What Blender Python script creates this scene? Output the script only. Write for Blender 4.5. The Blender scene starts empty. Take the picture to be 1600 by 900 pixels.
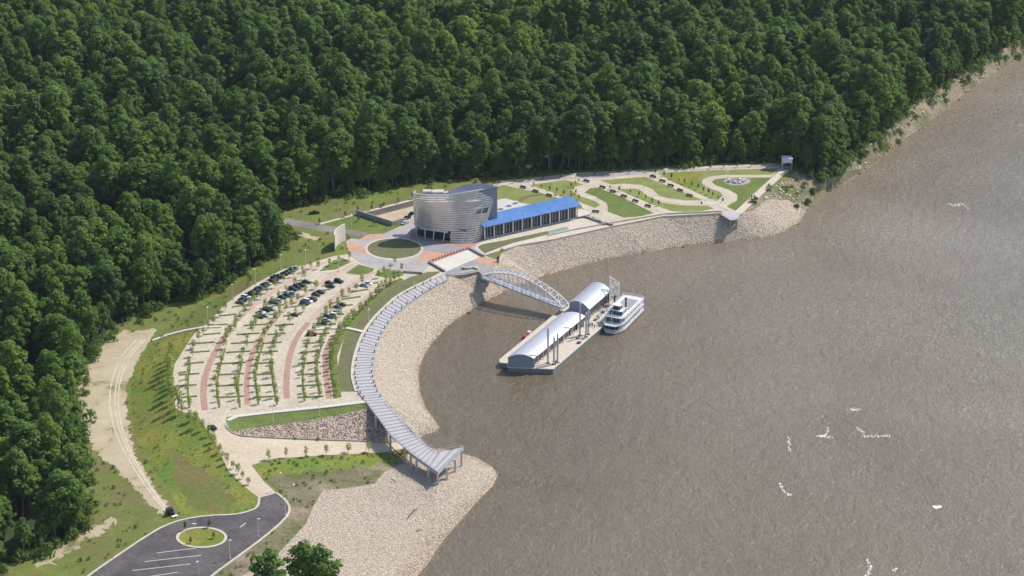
import bpy, math, random
import numpy as np
from mathutils import Vector, Matrix
from mathutils.geometry import delaunay_2d_cdt
random.seed(7)
rng = np.random.default_rng(7)
S = bpy.context.scene
C = S.collection
# ------------------------------------------------------------------ camera, world, sun
FPX, PITCH, HC = 3600.0, math.radians(23.0), 451.0
cam = bpy.data.cameras.new('camera'); co = bpy.data.objects.new('camera', cam); C.objects.link(co)
co.location = (0, 0, HC); co.rotation_euler = (math.radians(90) - PITCH, 0, 0)
cam.sensor_width = 36; cam.lens = 36 * FPX / 1600; cam.clip_start = 1; cam.clip_end = 20000
S.camera = co
SUN_EL = math.radians(50); SUN_DIR = Vector((0.86, 0.51, 0)).normalized()      # horizontal direction towards the sun
sv = Vector((SUN_DIR.x * math.cos(SUN_EL), SUN_DIR.y * math.cos(SUN_EL), math.sin(SUN_EL)))
w = bpy.data.worlds.new('World'); S.world = w; w.use_nodes = True
nt = w.node_tree; bg = nt.nodes['Background']; sky = nt.nodes.new('ShaderNodeTexSky')
sky.sky_type = 'NISHITA'; sky.sun_disc = False; sky.sun_elevation = SUN_EL
sky.sun_rotation = math.atan2(SUN_DIR.x, SUN_DIR.y); sky.altitude = 400; sky.dust_density = 1.5
nt.links.new(sky.outputs[0], bg.inputs[0]); bg.inputs[1].default_value = 0.145
sl = bpy.data.lights.new('sun', 'SUN'); sl.energy = 4.05; sl.angle = math.radians(0.5); sl.color = (1, 0.95, 0.87)
so = bpy.data.objects.new('sun', sl); C.objects.link(so); so.rotation_euler = sv.to_track_quat('Z', 'Y').to_euler()
so.location = (300, 900, 600)
S.view_settings.view_transform = 'Standard'; S.view_settings.look = 'None'; S.view_settings.exposure = 0.12; S.view_settings.gamma = 1
S.render.engine = 'CYCLES'
S.cycles.max_bounces = 6; S.cycles.diffuse_bounces = 3; S.cycles.transparent_max_bounces = 8

# ------------------------------------------------------------------ helpers
cp, sp_ = math.cos(PITCH), math.sin(PITCH)
def ray(px, py):
    a = (px - 800) / FPX; b = -(py - 450) / FPX
    return np.array([a, cp + b * sp_, -sp_ + b * cp])
def P(px, py, z):                                    # the point at height z seen at photograph position px, py
    d = ray(px, py); t = (z - HC) / d[2]
    return Vector((d[0] * t, d[1] * t, z))
def tag(o, label=None, cat=None, group=None, kind=None):
    if label: o['label'] = label
    if cat: o['category'] = cat
    if group: o['group'] = group
    if kind: o['kind'] = kind
    return o
def empty(name, loc, label, cat, group=None, rz=0):
    o = bpy.data.objects.new(name, None); C.objects.link(o); o.location = loc; o.rotation_euler = (0, 0, rz)
    o.empty_display_size = 0.5
    return tag(o, label, cat, group)
class MB:
    def __init__(s): s.v = []; s.f = []; s.m = []
    def face(s, pts, m=0):
        n = len(s.v); s.v += [tuple(p) for p in pts]; s.f.append(tuple(range(n, n + len(pts)))); s.m.append(m)
    def hexa(s, b, t, m=0):                          # two matching rings, closed
        n = len(s.v); k = len(b); s.v += [tuple(p) for p in b] + [tuple(p) for p in t]
        s.f.append(tuple(range(n + k - 1, n - 1, -1))); s.m.append(m)
        s.f.append(tuple(range(n + k, n + 2 * k))); s.m.append(m)
        for i in range(k):
            j = (i + 1) % k; s.f.append((n + i, n + j, n + k + j, n + k + i)); s.m.append(m)
    def box(s, c, sz, rz=0, m=0, R=None):
        x, y, z = sz[0] / 2, sz[1] / 2, sz[2] / 2; c = Vector(c); R = R or Matrix.Rotation(rz, 3, 'Z')
        q = lambda a, b, d: c + R @ Vector((a, b, d))
        s.hexa([q(-x, -y, -z), q(x, -y, -z), q(x, y, -z), q(-x, y, -z)], [q(-x, -y, z), q(x, -y, z), q(x, y, z), q(-x, y, z)], m)
    def tube(s, a, b, r, r2=None, n=6, m=0):
        a = Vector(a); b = Vector(b); d = (b - a).normalized(); u = d.orthogonal().normalized(); w_ = d.cross(u)
        r2 = r if r2 is None else r2
        ring = lambda c, rr: [c + (u * math.cos(t) + w_ * math.sin(t)) * rr for t in [2 * math.pi * i / n for i in range(n)]]
        s.hexa(ring(a, r), ring(b, r2), m)
    def beam(s, a, b, wd, ht, m=0):
        a = Vector(a); b = Vector(b); d = (b - a).normalized(); u = d.cross(Vector((0, 0, 1)))
        if u.length < 1e-3: u = Vector((1, 0, 0))
        u.normalize(); v = u.cross(d); 
        ring = lambda c: [c + u * wd / 2 + v * ht / 2, c - u * wd / 2 + v * ht / 2, c - u * wd / 2 - v * ht / 2, c + u * wd / 2 - v * ht / 2]
        s.hexa(ring(a), ring(b), m)
    def prism(s, poly, z0, z1, m=0):
        A = sum(poly[i][0] * poly[(i + 1) % len(poly)][1] - poly[(i + 1) % len(poly)][0] * poly[i][1] for i in range(len(poly)))
        if A < 0: poly = poly[::-1]
        s.hexa([(p[0], p[1], z0) for p in poly], [(p[0], p[1], z1) for p in poly], m)
    def build(s, name, mats, parent=None, loc=None, smooth=False):
        me = bpy.data.meshes.new(name)
        o_ = Vector(loc) if loc is not None else (parent.location if parent is not None and parent.get('worldframe') else Vector((0, 0, 0)))
        me.from_pydata([(x - o_[0], y - o_[1], z - o_[2]) for x, y, z in s.v], [], s.f)
        if not isinstance(mats, (list, tuple)): mats = [mats]
        for mm in mats: me.materials.append(mm)
        if len(mats) > 1: me.polygons.foreach_set('material_index', s.m)
        if smooth: me.polygons.foreach_set('use_smooth', [True] * len(s.f))
        me.update()
        o = bpy.data.objects.new(name, me); C.objects.link(o)
        if parent is not None: o.parent = parent
        elif loc is not None: o.location = loc
        return o
def wthing(name, loc, label, cat, group=None):       # a thing whose parts are written in world coordinates
    o = empty(name, loc, label, cat, group); o['worldframe'] = 1; return o
def copy_tree(o, parent=None):
    c = o.copy(); C.objects.link(c); c.parent = parent
    for ch in o.children: copy_tree(ch, c)
    return c

# ------------------------------------------------------------------ materials
def lin(c): return tuple(((x / 255) / 12.92 if x <= 10 else ((x / 255 + 0.055) / 1.055) ** 2.4) for x in c)
class NT:
    def __init__(s, name):
        s.m = bpy.data.materials.new(name); s.m.use_nodes = True; s.t = s.m.node_tree; s.b = s.t.nodes['Principled BSDF']
        s.tc = s.t.nodes.new('ShaderNodeNewGeometry').outputs['Position']
    def n(s, typ, **kw):
        x = s.t.nodes.new(typ)
        for k, v in kw.items():
            if k.startswith('i_'): x.inputs[k[2:].replace('_', ' ')].default_value = v
            else: setattr(x, k, v)
        return x
    def l(s, a, b): s.t.links.new(a, b)
    def noise(s, scale, detail=4, rough=0.6, dist=0.0, stretch=None, rz=0, vec=None):
        x = s.n('ShaderNodeTexNoise'); x.inputs['Scale'].default_value = scale; x.inputs['Detail'].default_value = detail
        x.inputs['Roughness'].default_value = rough; x.inputs['Distortion'].default_value = dist
        v = vec if vec is not None else s.tc
        if stretch:
            mp = s.n('ShaderNodeMapping'); mp.inputs['Scale'].default_value = stretch; mp.inputs['Rotation'].default_value = (0, 0, rz); s.l(v, mp.inputs[0]); v = mp.outputs[0]
        s.l(v, x.inputs['Vector']); return x.outputs['Fac']
    def ramp(s, fac, stops):
        r = s.n('ShaderNodeValToRGB'); e = r.color_ramp.elements
        while len(e) < len(stops): e.new(0.5)
        for el, (p, c) in zip(e, stops): el.position = p; el.color = tuple(c) + (1,) if len(c) == 3 else c
        s.l(fac, r.inputs[0]); return r.outputs[0]
    def mix(s, fac, a, b, mode='MIX'):
        x = s.n('ShaderNodeMix', data_type='RGBA', blend_type=mode)
        if isinstance(fac, (int, float)): x.inputs[0].default_value = fac
        else: s.l(fac, x.inputs[0])
        for i, v in ((6, a), (7, b)):
            if isinstance(v, tuple): x.inputs[i].default_value = tuple(v) + (1,) if len(v) == 3 else v
            else: s.l(v, x.inputs[i])
        return x.outputs[2]
    def bump(s, h, strength, dist):
        x = s.n('ShaderNodeBump'); x.inputs['Strength'].default_value = strength; x.inputs['Distance'].default_value = dist
        s.l(h, x.inputs['Height']); s.l(x.outputs[0], s.b.inputs['Normal'])
    def out(s, col, rough=0.9, metal=0.0, spec=None):
        if isinstance(col, tuple): s.b.inputs['Base Color'].default_value = tuple(col) + (1,)
        else: s.l(col, s.b.inputs['Base Color'])
        s.b.inputs['Roughness'].default_value = rough; s.b.inputs['Metallic'].default_value = metal
        if spec is not None: s.b.inputs['Specular IOR Level'].default_value = spec
        return s.m
def noisy(name, c0, c1, scale=0.2, fine=2.0, amt=0.35, rough=0.9, metal=0, bump=0.0, extra=None, extra_scale=0.03):
    k = NT(name)
    c = k.ramp(k.noise(scale, 6, 0.65), [(0.35, c0), (0.65, c1)])
    if extra: c = k.mix(k.ramp(k.noise(extra_scale, 5, 0.6, 0.5), [(0.42, (0, 0, 0)), (0.66, (1, 1, 1))]), c, extra)
    f = k.noise(fine, 3, 0.6)
    c = k.mix(amt, c, k.ramp(f, [(0.3, (0.25, 0.25, 0.25)), (0.7, (0.8, 0.8, 0.8))]), 'OVERLAY')
    if bump: k.bump(f, bump, 0.2)
    return k.out(c, rough, metal, 0.3 if not metal else None)
def plain(name, c, rough=0.6, metal=0.0):
    k = NT(name); f = k.noise(0.8, 3)
    return k.out(k.mix(0.18, c, k.ramp(f, [(0.3, (0.3, 0.3, 0.3)), (0.7, (0.75, 0.75, 0.75))]), 'OVERLAY'), rough, metal)
M = {}
M['forest_floor'] = noisy('forest_floor', (.030, .050, .016), (.055, .070, .026), 0.15)
M['grass'] = noisy('grass', (.11, .155, .030), (.17, .205, .045), 0.08, 0.9, 0.4, extra=(.17, .15, .055), extra_scale=0.045)
M['lawn'] = noisy('lawn', (.165, .20, .055), (.24, .265, .085), 0.10, 1.2, 0.3)
M['lawn_dark'] = noisy('lawn_dark', (.105, .15, .032), (.155, .195, .05), 0.15, 1.2, 0.4)
M['olive'] = noisy('olive_grass', (.16, .19, .030), (.25, .225, .045), 0.10, 0.8, 0.45, extra=(.12, .19, .03), extra_scale=0.04)
M['olive_brown'] = noisy('olive_brown_grass', (.15, .13, .035), (.21, .17, .075), 0.12, 0.9, 0.45, extra=(.12, .15, .03), extra_scale=0.06)
M['dry'] = noisy('dry_grass', (.17, .145, .07), (.24, .20, .11), 0.12, 1.0, 0.35, extra=(.13, .14, .05), extra_scale=0.05)
M['scrub'] = noisy('scrub_soil', (.19, .15, .10), (.30, .24, .17), 0.09, 0.7, 0.5, extra=(.11, .12, .04), extra_scale=0.05)
M['sedum'] = noisy('sedum', (.12, .125, .055), (.17, .165, .08), 0.4, 1.4, 0.4)
k = NT('dirt')
d = k.ramp(k.noise(0.05, 8, 0.7, 1.0), [(0.36, (.16, .165, .06)), (0.43, (.42, .35, .23)), (0.7, (.55, .47, .34))])
d = k.mix(k.ramp(k.noise(0.35, 6, 0.7, 1.0, stretch=(1.0, .45, 1), rz=0.1), [(0.45, (0, 0, 0)), (0.75, (.8, .8, .8))]), d, (.50, .41, .29))
M['dirt'] = k.out(d, 0.95, 0, .2)
M['concrete'] = noisy('concrete', (.50, .43, .33), (.59, .51, .40), 0.09, 0.8, 0.34, extra=(.46, .40, .31), extra_scale=.12)
M['pad'] = noisy('pad_concrete', (.50, .41, .30), (.58, .49, .37), 0.05, 0.7, 0.25)
M['white_concrete'] = noisy('white_concrete', (.58, .53, .46), (.66, .61, .54), 0.1, 0.8, 0.15)
M['plaza'] = noisy('plaza_paving', (.36, .33, .32), (.43, .39, .37), 0.1, 0.9, 0.15)
M['plaza_grey'] = noisy('plaza_grey', (.27, .27, .30), (.33, .32, .34), 0.1, 0.9, 0.15)
M['terracotta'] = noisy('terracotta_paving', (.46, .27, .19), (.54, .33, .24), 0.15, 0.9, 0.2)
M['brick'] = noisy('brick_paving', (.37, .22, .175), (.43, .27, .22), 0.3, 1.2, 0.25)
M['brick_pale'] = noisy('pale_brick_paving', (.47, .34, .27), (.52, .38, .30), 0.3, 1.2, 0.2)
M['asphalt'] = noisy('asphalt', (.070, .062, .066), (.115, .10, .10), 0.10, 0.6, 0.4, 0.85, extra=(.125, .112, .108), extra_scale=.07)
M['road'] = noisy('worn_road', (.20, .18, .16), (.26, .235, .21), 0.08, 0.6, 0.2)
M['gravel'] = noisy('gravel', (.44, .35, .24), (.53, .43, .31), 0.2, 1.5, 0.3)
M['kerb'] = noisy('kerb_stone', (.52, .45, .36), (.62, .55, .46), 0.4, 2, 0.2)
M['rut'] = noisy('rut_soil', (.52, .44, .32), (.62, .54, .42), .3, 1.2, .4)
M['paint'] = plain('road_paint', (.62, .60, .58))
k = NT('riprap_ground')
v = k.n('ShaderNodeTexVoronoi'); v.inputs['Scale'].default_value = 1.1; k.l(k.tc, v.inputs['Vector'])
c = k.ramp(k.noise(1.3, 4, 0.7), [(0.3, (.42, .33, .25)), (0.6, (.58, .48, .38))])
c = k.mix(k.ramp(v.outputs['Distance'], [(0.35, (0, 0, 0)), (0.75, (1, 1, 1))]), c, (.34, .27, .20))
M['riprap'] = k.out(c, .95, 0, .2)
k = NT('rock')
g = k.n('ShaderNodeNewGeometry')
c = k.ramp(g.outputs['Random Per Island'], [(0.0, (.46, .39, .32)), (0.08, (.55, .485, .41)), (0.55, (.62, .56, .48)), (0.85, (.70, .645, .565)), (1.0, (.58, .50, .42))])
sx = k.n('ShaderNodeSeparateXYZ'); k.l(k.tc, sx.inputs[0]); hm = k.n('ShaderNodeMath', operation='MULTIPLY'); hm.inputs[1].default_value = .6; k.l(sx.outputs[2], hm.inputs[0])
c = k.mix(k.ramp(hm.outputs[0], [(0.25, (1, 1, 1)), (1.0, (0, 0, 0))]), c, (.36, .27, .175))      # river silt on the lowest stones
c = k.mix(k.ramp(k.noise(0.06, 4), [(0.4, (.0, .0, .0)), (0.75, (.4, .4, .4))]), c, (.66, .56, .45))
M['rock'] = k.out(c, .9, 0, .25)
k = NT('pink_rock'); g = k.n('ShaderNodeNewGeometry')
M['pink_rock'] = k.out(k.ramp(g.outputs['Random Per Island'], [(0.0, (.16, .11, .10)), (0.4, (.36, .27, .23)), (1.0, (.54, .44, .38))]), .9, 0, .25)
# river
k = NT('river_water')
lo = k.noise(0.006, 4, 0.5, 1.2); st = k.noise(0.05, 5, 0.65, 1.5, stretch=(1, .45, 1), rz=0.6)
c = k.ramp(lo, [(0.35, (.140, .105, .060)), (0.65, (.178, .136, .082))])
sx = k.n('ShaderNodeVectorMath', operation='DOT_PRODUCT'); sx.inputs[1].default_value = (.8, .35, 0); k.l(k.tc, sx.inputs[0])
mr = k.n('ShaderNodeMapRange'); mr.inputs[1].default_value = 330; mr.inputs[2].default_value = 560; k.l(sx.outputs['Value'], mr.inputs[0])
c = k.mix(mr.outputs[0], c, k.ramp(lo, [(0.3, (.185, .145, .100)), (0.7, (.250, .205, .155))]))      # main channel lighter: sky sheen painted into the silty water colour
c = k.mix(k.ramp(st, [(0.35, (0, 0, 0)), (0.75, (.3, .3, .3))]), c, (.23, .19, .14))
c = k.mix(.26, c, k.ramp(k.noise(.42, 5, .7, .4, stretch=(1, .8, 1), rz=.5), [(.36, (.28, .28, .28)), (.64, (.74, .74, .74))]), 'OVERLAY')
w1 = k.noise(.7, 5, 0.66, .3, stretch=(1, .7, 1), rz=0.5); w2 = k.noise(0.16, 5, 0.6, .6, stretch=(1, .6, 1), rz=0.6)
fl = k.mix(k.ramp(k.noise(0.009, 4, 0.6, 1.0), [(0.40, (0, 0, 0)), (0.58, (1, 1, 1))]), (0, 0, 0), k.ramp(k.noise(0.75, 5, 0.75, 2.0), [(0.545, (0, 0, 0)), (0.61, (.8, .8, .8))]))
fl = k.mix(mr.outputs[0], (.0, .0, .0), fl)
c = k.mix(fl, c, (.50, .45, .38))  # glitter of the ripples painted into the colour as pale speckles
mm = k.n('ShaderNodeMath', operation='MULTIPLY_ADD'); mm.inputs[1].default_value = 2.0; k.l(w2, mm.inputs[0]); k.l(w1, mm.inputs[2])
k.bump(mm.outputs[0], .9, 0.60)
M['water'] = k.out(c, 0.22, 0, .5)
# foliage
def leafmat(name, stops, hue=0.5):
    k = NT(name); oi = k.n('ShaderNodeObjectInfo'); g = k.n('ShaderNodeNewGeometry')
    c = k.ramp(oi.outputs['Random'], stops)
    c = k.mix(k.ramp(g.outputs['Random Per Island'], [(0, (0, 0, 0)), (1, (.5, .5, .5))]), c, tuple(x * 1.7 for x in stops[-1][1]))
    c = k.mix(k.ramp(k.noise(0.010, 4), [(0.35, (0, 0, 0)), (0.62, (.6, .6, .6))]), c, stops[0][1])
    k.out(c, .6, 0, .25)
    tr = k.n('ShaderNodeBsdfTranslucent'); k.l(c, tr.inputs[0]); ms = k.n('ShaderNodeMixShader'); ms.inputs[0].default_value = .5
    k.l(k.b.outputs[0], ms.inputs[1]); k.l(tr.outputs[0], ms.inputs[2]); k.l(ms.outputs[0], k.t.nodes['Material Output'].inputs[0])
    return k.m
M['leaf'] = leafmat('forest_leaves', [(0.0, (.055, .130, .040)), (0.3, (.095, .195, .038)), (0.7, (.150, .262, .038)), (1.0, (.215, .310, .050))])
M['leaf_pale'] = leafmat('sapling_leaves', [(0.0, (.22, .30, .06)), (0.6, (.30, .37, .09)), (1.0, (.38, .42, .13))])
M['leaf_bush'] = leafmat('bush_leaves', [(0.0, (.085, .15, .03)), (0.6, (.12, .19, .04)), (1.0, (.16, .23, .06))])
M['bark'] = noisy('bark', (.13, .11, .085), (.22, .19, .155), 1.5, 5, .3)
# building stuff
M['steel'] = plain('screen_steel', (.72, .70, .67), .30, .5)
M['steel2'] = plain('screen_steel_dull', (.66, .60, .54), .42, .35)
M['silver'] = plain('silver_roof', (.56, .57, .61), .42, .3)
M['white'] = plain('white_paint', (.74, .74, .74), .45)
M['galv'] = plain('galvanised_steel', (.48, .48, .50), .5, .3)
M['blue'] = noisy('blue_metal_roof', (.075, .18, .42), (.11, .235, .50), .10, .7, .35, .5)
_unused = plain('blue_metal_roof', (.075, .22, .58), .55, .0)
M['slate'] = plain('slate_roof', (.10, .12, .19), .6)
M['glass'] = plain('dark_glass', (.02, .035, .05), .12)
M['wallblue'] = plain('blue_grey_wall', (.24, .28, .33), .6)
M['flatroof'] = noisy('flat_roof', (.48, .45, .42), (.56, .53, .50), .2)
M['grey'] = noisy('grey_concrete', (.30, .285, .28), (.37, .35, .34), .3, 1.5, .15)
M['deck'] = plain('deck_groove', (.30, .29, .30), .8)
M['plank'] = noisy('pale_plank', (.43, .41, .42), (.50, .48, .485), .35, 2, .2)
M['dock'] = noisy('dock_deck', (.55, .48, .39), (.62, .55, .46), .3, 1.5, .2)
M['hull'] = plain('barge_hull', (.16, .20, .20), .6)
M['black'] = plain('black_paint', (.02, .02, .022), .4)
M['dark'] = plain('dark_bench', (.06, .055, .07), .6)
M['red'] = plain('red_paint', (.40, .06, .05), .5)
M['tyre'] = plain('tyre', (.02, .02, .02), .8)
M['skin'] = plain('skin', (.42, .27, .2), .6)
M['teal'] = plain('green_glass_fence', (.25, .36, .31), .4)
M['foam'] = plain('foam', (.7, .67, .62), .7)
M['wood'] = noisy('driftwood', (.10, .075, .05), (.16, .12, .08), 2, 5, .2)

# ------------------------------------------------------------------ terrain heights (break lines with known levels)
ctl = []                                             # chains of (x, y, z) world points
def chain(*pts): ctl.append([P(*p) for p in pts])
WL = [(640, 935), (650, 905), (670, 880), (690, 850), (715, 820), (745, 785), (770, 760), (778, 742), (770, 730), (745, 715), (715, 706), (690, 701), (668, 699), (652, 694), (650, 688), (662, 681), (678, 676),
      (687, 668), (678, 655), (665, 637), (656, 612), (654, 592), (656, 572), (664, 552), (678, 533), (697, 512), (720, 494), (755, 473), (785, 457), (815, 444), (850, 431), (900, 417), (960, 402), (1020, 392),
      (1080, 383), (1140, 377), (1190, 372), (1225, 362), (1250, 346), (1262, 325), (1300, 297), (1350, 264), (1400, 227), (1450, 192), (1500, 152), (1550, 117), (1600, 85), (1700, 18), (1850, -90), (2100, -260)]
chain(*[(x, y, 0) for x, y in WL])
uw = [(820, 1050), (850, 800), (850, 720), (735, 660), (740, 590), (790, 520), (860, 470), (960, 440), (1100, 410), (1230, 400), (1330, 340), (1480, 240), (1650, 115), (1800, 20), (2200, -220)]
chain(*[(x, y, -6) for x, y in uw])
TOP = [(1153, 334), (1130, 334), (1080, 337), (1036, 339), (995, 346), (955, 355), (905, 366), (860, 376), (811, 384), (783, 396), (779, 407), (765, 420), (745, 424), (703, 430), (695.5, 438), (667.5, 453), (639.5, 472),
       (614.7, 492), (593, 526), (584, 562), (582, 585), (591, 612), (602, 629), (590, 633), (575, 632), (570, 627), (500, 636), (430, 643), (370, 650), (358, 655), (352, 664)]
chain(*[(x, y, 11) for x, y in [(1231, 262.5)] + TOP])
chain((352, 664, 11), (358, 674, 10.2), (372, 681, 9.0), (420, 684, 7.5), (480, 686.5, 6), (560, 689, 3.5), (590, 692, 2.5), (640, 689, .8))
chain((393, 728, 8.5), (425, 718, 8), (520, 712, 5.5), (600, 709, 3), (640, 699, .8))
chain((330, 680, 10.5), (357, 736, 9), (390, 767, 8.5), (405, 778, 8.5))
chain((395, 797, 8.5), (370, 805, 8.5), (325, 806, 8.5), (287, 811, 8.5), (255, 822, 8.5), (225, 840, 8.5), (195, 860, 8.5), (137, 900, 8.5), (60, 960, 8.5))
chain((412, 752, 8.5), (432, 770, 8.5), (447, 782, 8.5), (454, 795, 8.5), (447, 810, 8.5), (412, 840, 8.5), (375, 867, 8.5), (330, 900, 8.5), (260, 960, 8.5))
chain((505, 765, 6.5), (490, 790, 6.5), (470, 830, 7), (440, 900, 7), (430, 960, 7))
chain((560, 760, 5.5), (620, 745, 4.5), (650, 745, 4.5), (686, 750, 5.8), (715, 738, 5.4), (742, 735, 3.5))
EL = [(521, 400), (476, 414), (444, 420), (399, 443), (368, 463), (350, 477), (323, 506), (303, 522), (284, 551), (272, 570), (268, 603), (275, 638), (305, 652), (316, 661), (330, 680)]
chain(*([(x, y, 11) for x, y in EL[:-1]] + [(330, 680, 10.5)]))
chain((500, 362, 10.3), (440, 395, 9.5), (395, 425, 8), (330, 470, 6.5), (262, 512, 6), (232, 537, 6), (213, 580, 5.3), (203, 613, 5), (205, 653, 5), (220, 703, 5.5), (247, 743, 6.5), (267, 773, 7.5), (287, 808, 8.3))
chain((500, 362, 10.3), (450, 345, 10), (395, 335, 9.5), (300, 330, 8))
chain((450, 322, 10), (520, 310, 10.6), (600, 297, 11), (700, 285, 11), (900, 271, 11), (1100, 261, 11), (1231, 255, 11))
chain((1231, 262.5, 11), (1228, 288, 9.6), (1203, 314, 9.6), (1178, 333, 9.6))
chain((1262, 300, 5), (1300, 275, 8), (1340, 240, 8), (1385, 208, 8), (1425, 168, 8), (1480, 133, 8), (1540, 95, 8), (1600, 60, 8), (1700, -5, 8), (1900, -140, 8), (2150, -300, 8))
for px, py, z in [(677, 667, .8), (668, 690, -1.2), (656, 688, -.6), (676, 687, -2), (60, 870, 5), (0, 890, 5.5), (125, 820, 5.5), (130, 700, 5), (120, 600, 4.5), (160, 540, 5), (230, 490, 5.5), (310, 450, 6), (0, 500, 5), (-300, 700, 5), (-400, 1000, 5), (-500, 300, 6), (200, 350, 7), (1150, 280, 11), (600, 400, 11), (700, 350, 11), (450, 520, 11), (400, 600, 11), (950, 310, 11), (605, 660, 6), (640, 640, 4.5)]:
    ctl.append([P(px, py, z)])
for x, y, z in [(-1600, 0, 5), (-1600, 900, 5), (-5000, 12000, 9), (6000, 12000, 9), (-5000, -300, 5), (-300, -300, 6), (-400, 600, 5), (-1600, 2500, 8), (-200, 1300, 9), (0, 1700, 9), (350, 1900, 9), (-600, 1500, 8), (30, 680, 5), (-20, 600, 5), (-100, 300, 5), (200, 300, -6), (600, 600, -6), (1500, -300, -6), (3000, 1200, -6), (7500, 6000, -6), (1400, 3000, -6), (1100, 3000, 8), (5500, 11000, 8)]:
    ctl.append([Vector((x, y, z))])
cv, ce = [], []
for ch in ctl:
    b = len(cv); cv += [Vector((p[0], p[1])) for p in ch]; ce += [(b + i, b + i + 1) for i in range(len(ch) - 1)]
cz = [p[2] for ch in ctl for p in ch]
ov, oe, of, iv, ie, if_ = delaunay_2d_cdt(cv, ce, [], 0, 0.01, True)
HV = np.array([(v.x, v.y) for v in ov])
HZ = np.array([(np.mean([cz[j] for j in i]) if len(i) else np.nan) for i in iv])
for q in np.where(np.isnan(HZ))[0]:
    dd = np.hypot(*(np.array([(p.x, p.y) for p in cv]) - HV[q]).T); HZ[q] = cz[int(dd.argmin())]
HT = np.array([f for f in of if len(f) == 3])
def hgt(xy):
    xy = np.atleast_2d(np.asarray(xy, float)); out = np.zeros(len(xy)); done = np.zeros(len(xy), bool)
    A, B, D = HV[HT[:, 0]], HV[HT[:, 1]], HV[HT[:, 2]]
    den = (B[:, 1] - D[:, 1]) * (A[:, 0] - D[:, 0]) + (D[:, 0] - B[:, 0]) * (A[:, 1] - D[:, 1])
    for i in range(len(HT)):
        a, b, d = A[i], B[i], D[i]
        m = ~done & (xy[:, 0] >= min(a[0], b[0], d[0]) - 1e-6) & (xy[:, 0] <= max(a[0], b[0], d[0]) + 1e-6) & (xy[:, 1] >= min(a[1], b[1], d[1]) - 1e-6) & (xy[:, 1] <= max(a[1], b[1], d[1]) + 1e-6)
        if not m.any() or abs(den[i]) < 1e-9: continue
        q = xy[m]
        l1 = ((b[1] - d[1]) * (q[:, 0] - d[0]) + (d[0] - b[0]) * (q[:, 1] - d[1])) / den[i]
        l2 = ((d[1] - a[1]) * (q[:, 0] - d[0]) + (a[0] - d[0]) * (q[:, 1] - d[1])) / den[i]; l3 = 1 - l1 - l2
        ok = (l1 > -1e-6) & (l2 > -1e-6) & (l3 > -1e-6)
        idx = np.where(m)[0][ok]
        out[idx] = l1[ok] * HZ[HT[i, 0]] + l2[ok] * HZ[HT[i, 1]] + l3[ok] * HZ[HT[i, 2]]; done[idx] = True
    return out
_Z = np.arange(12.4, -7, -0.1)
def G(pts):                                          # first ground point along the view ray of each photograph position
    q = np.array([[P(px, py, z)[:2] for z in _Z] for px, py in pts]); n = len(pts)
    h = hgt(q.reshape(-1, 2)).reshape(n, len(_Z)); res = []
    for i in range(n):
        hit = np.where(h[i] >= _Z)[0]; k_ = hit[0] if len(hit) else len(_Z) - 1
        z = _Z[k_]
        if k_ > 0:
            a0 = _Z[k_ - 1] - h[i, k_ - 1]; a1 = h[i, k_] - _Z[k_]; z = _Z[k_ - 1] - 0.1 * a0 / max(a0 + a1, 1e-6)
        v = P(pts[i][0], pts[i][1], z); res.append((v.x, v.y, float(z)))
    return res
def G1(px, py): return Vector(G([(px, py)])[0])
def dens(pts, step, closed=False):
    out = []; n = len(pts)
    for i in range(n if closed else n - 1):
        a, b = pts[i], pts[(i + 1) % n]; L = math.dist(a[:2], b[:2]); k_ = max(1, int(L / step))
        out += [tuple(a[j] + (b[j] - a[j]) * t / k_ for j in range(len(a))) for t in range(k_)]
    if not closed: out.append(tuple(pts[-1]))
    return out
def smooth(pts, it=2, closed=False):                 # corner cutting
    for _ in range(it):
        n = len(pts); q = [] if closed else [pts[0]]
        for i in range(n if closed else n - 1):
            a, b = pts[i], pts[(i + 1) % n]
            q += [tuple(.75 * x + .25 * y for x, y in zip(a, b)), tuple(.25 * x + .75 * y for x, y in zip(a, b))]
        if not closed: q.append(pts[-1])
        pts = q
    return pts
def inside(poly, xy):
    x, y = xy[:, 0], xy[:, 1]; r = np.zeros(len(xy), bool); n = len(poly)
    for i in range(n):
        x0, y0 = poly[i][:2]; x1, y1 = poly[(i + 1) % n][:2]
        if y0 == y1: continue
        r ^= ((y0 > y) != (y1 > y)) & (x < (x1 - x0) * (y - y0) / (y1 - y0) + x0)
    return r
def ipx(line, y):                                    # x of a photograph polyline at height y
    l_ = sorted(line, key=lambda p: p[1])
    return float(np.interp(y, [p[1] for p in l_], [p[0] for p in l_]))
def off(line, dx, dy=0): return [(x + dx, y + dy) for x, y in line]

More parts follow.
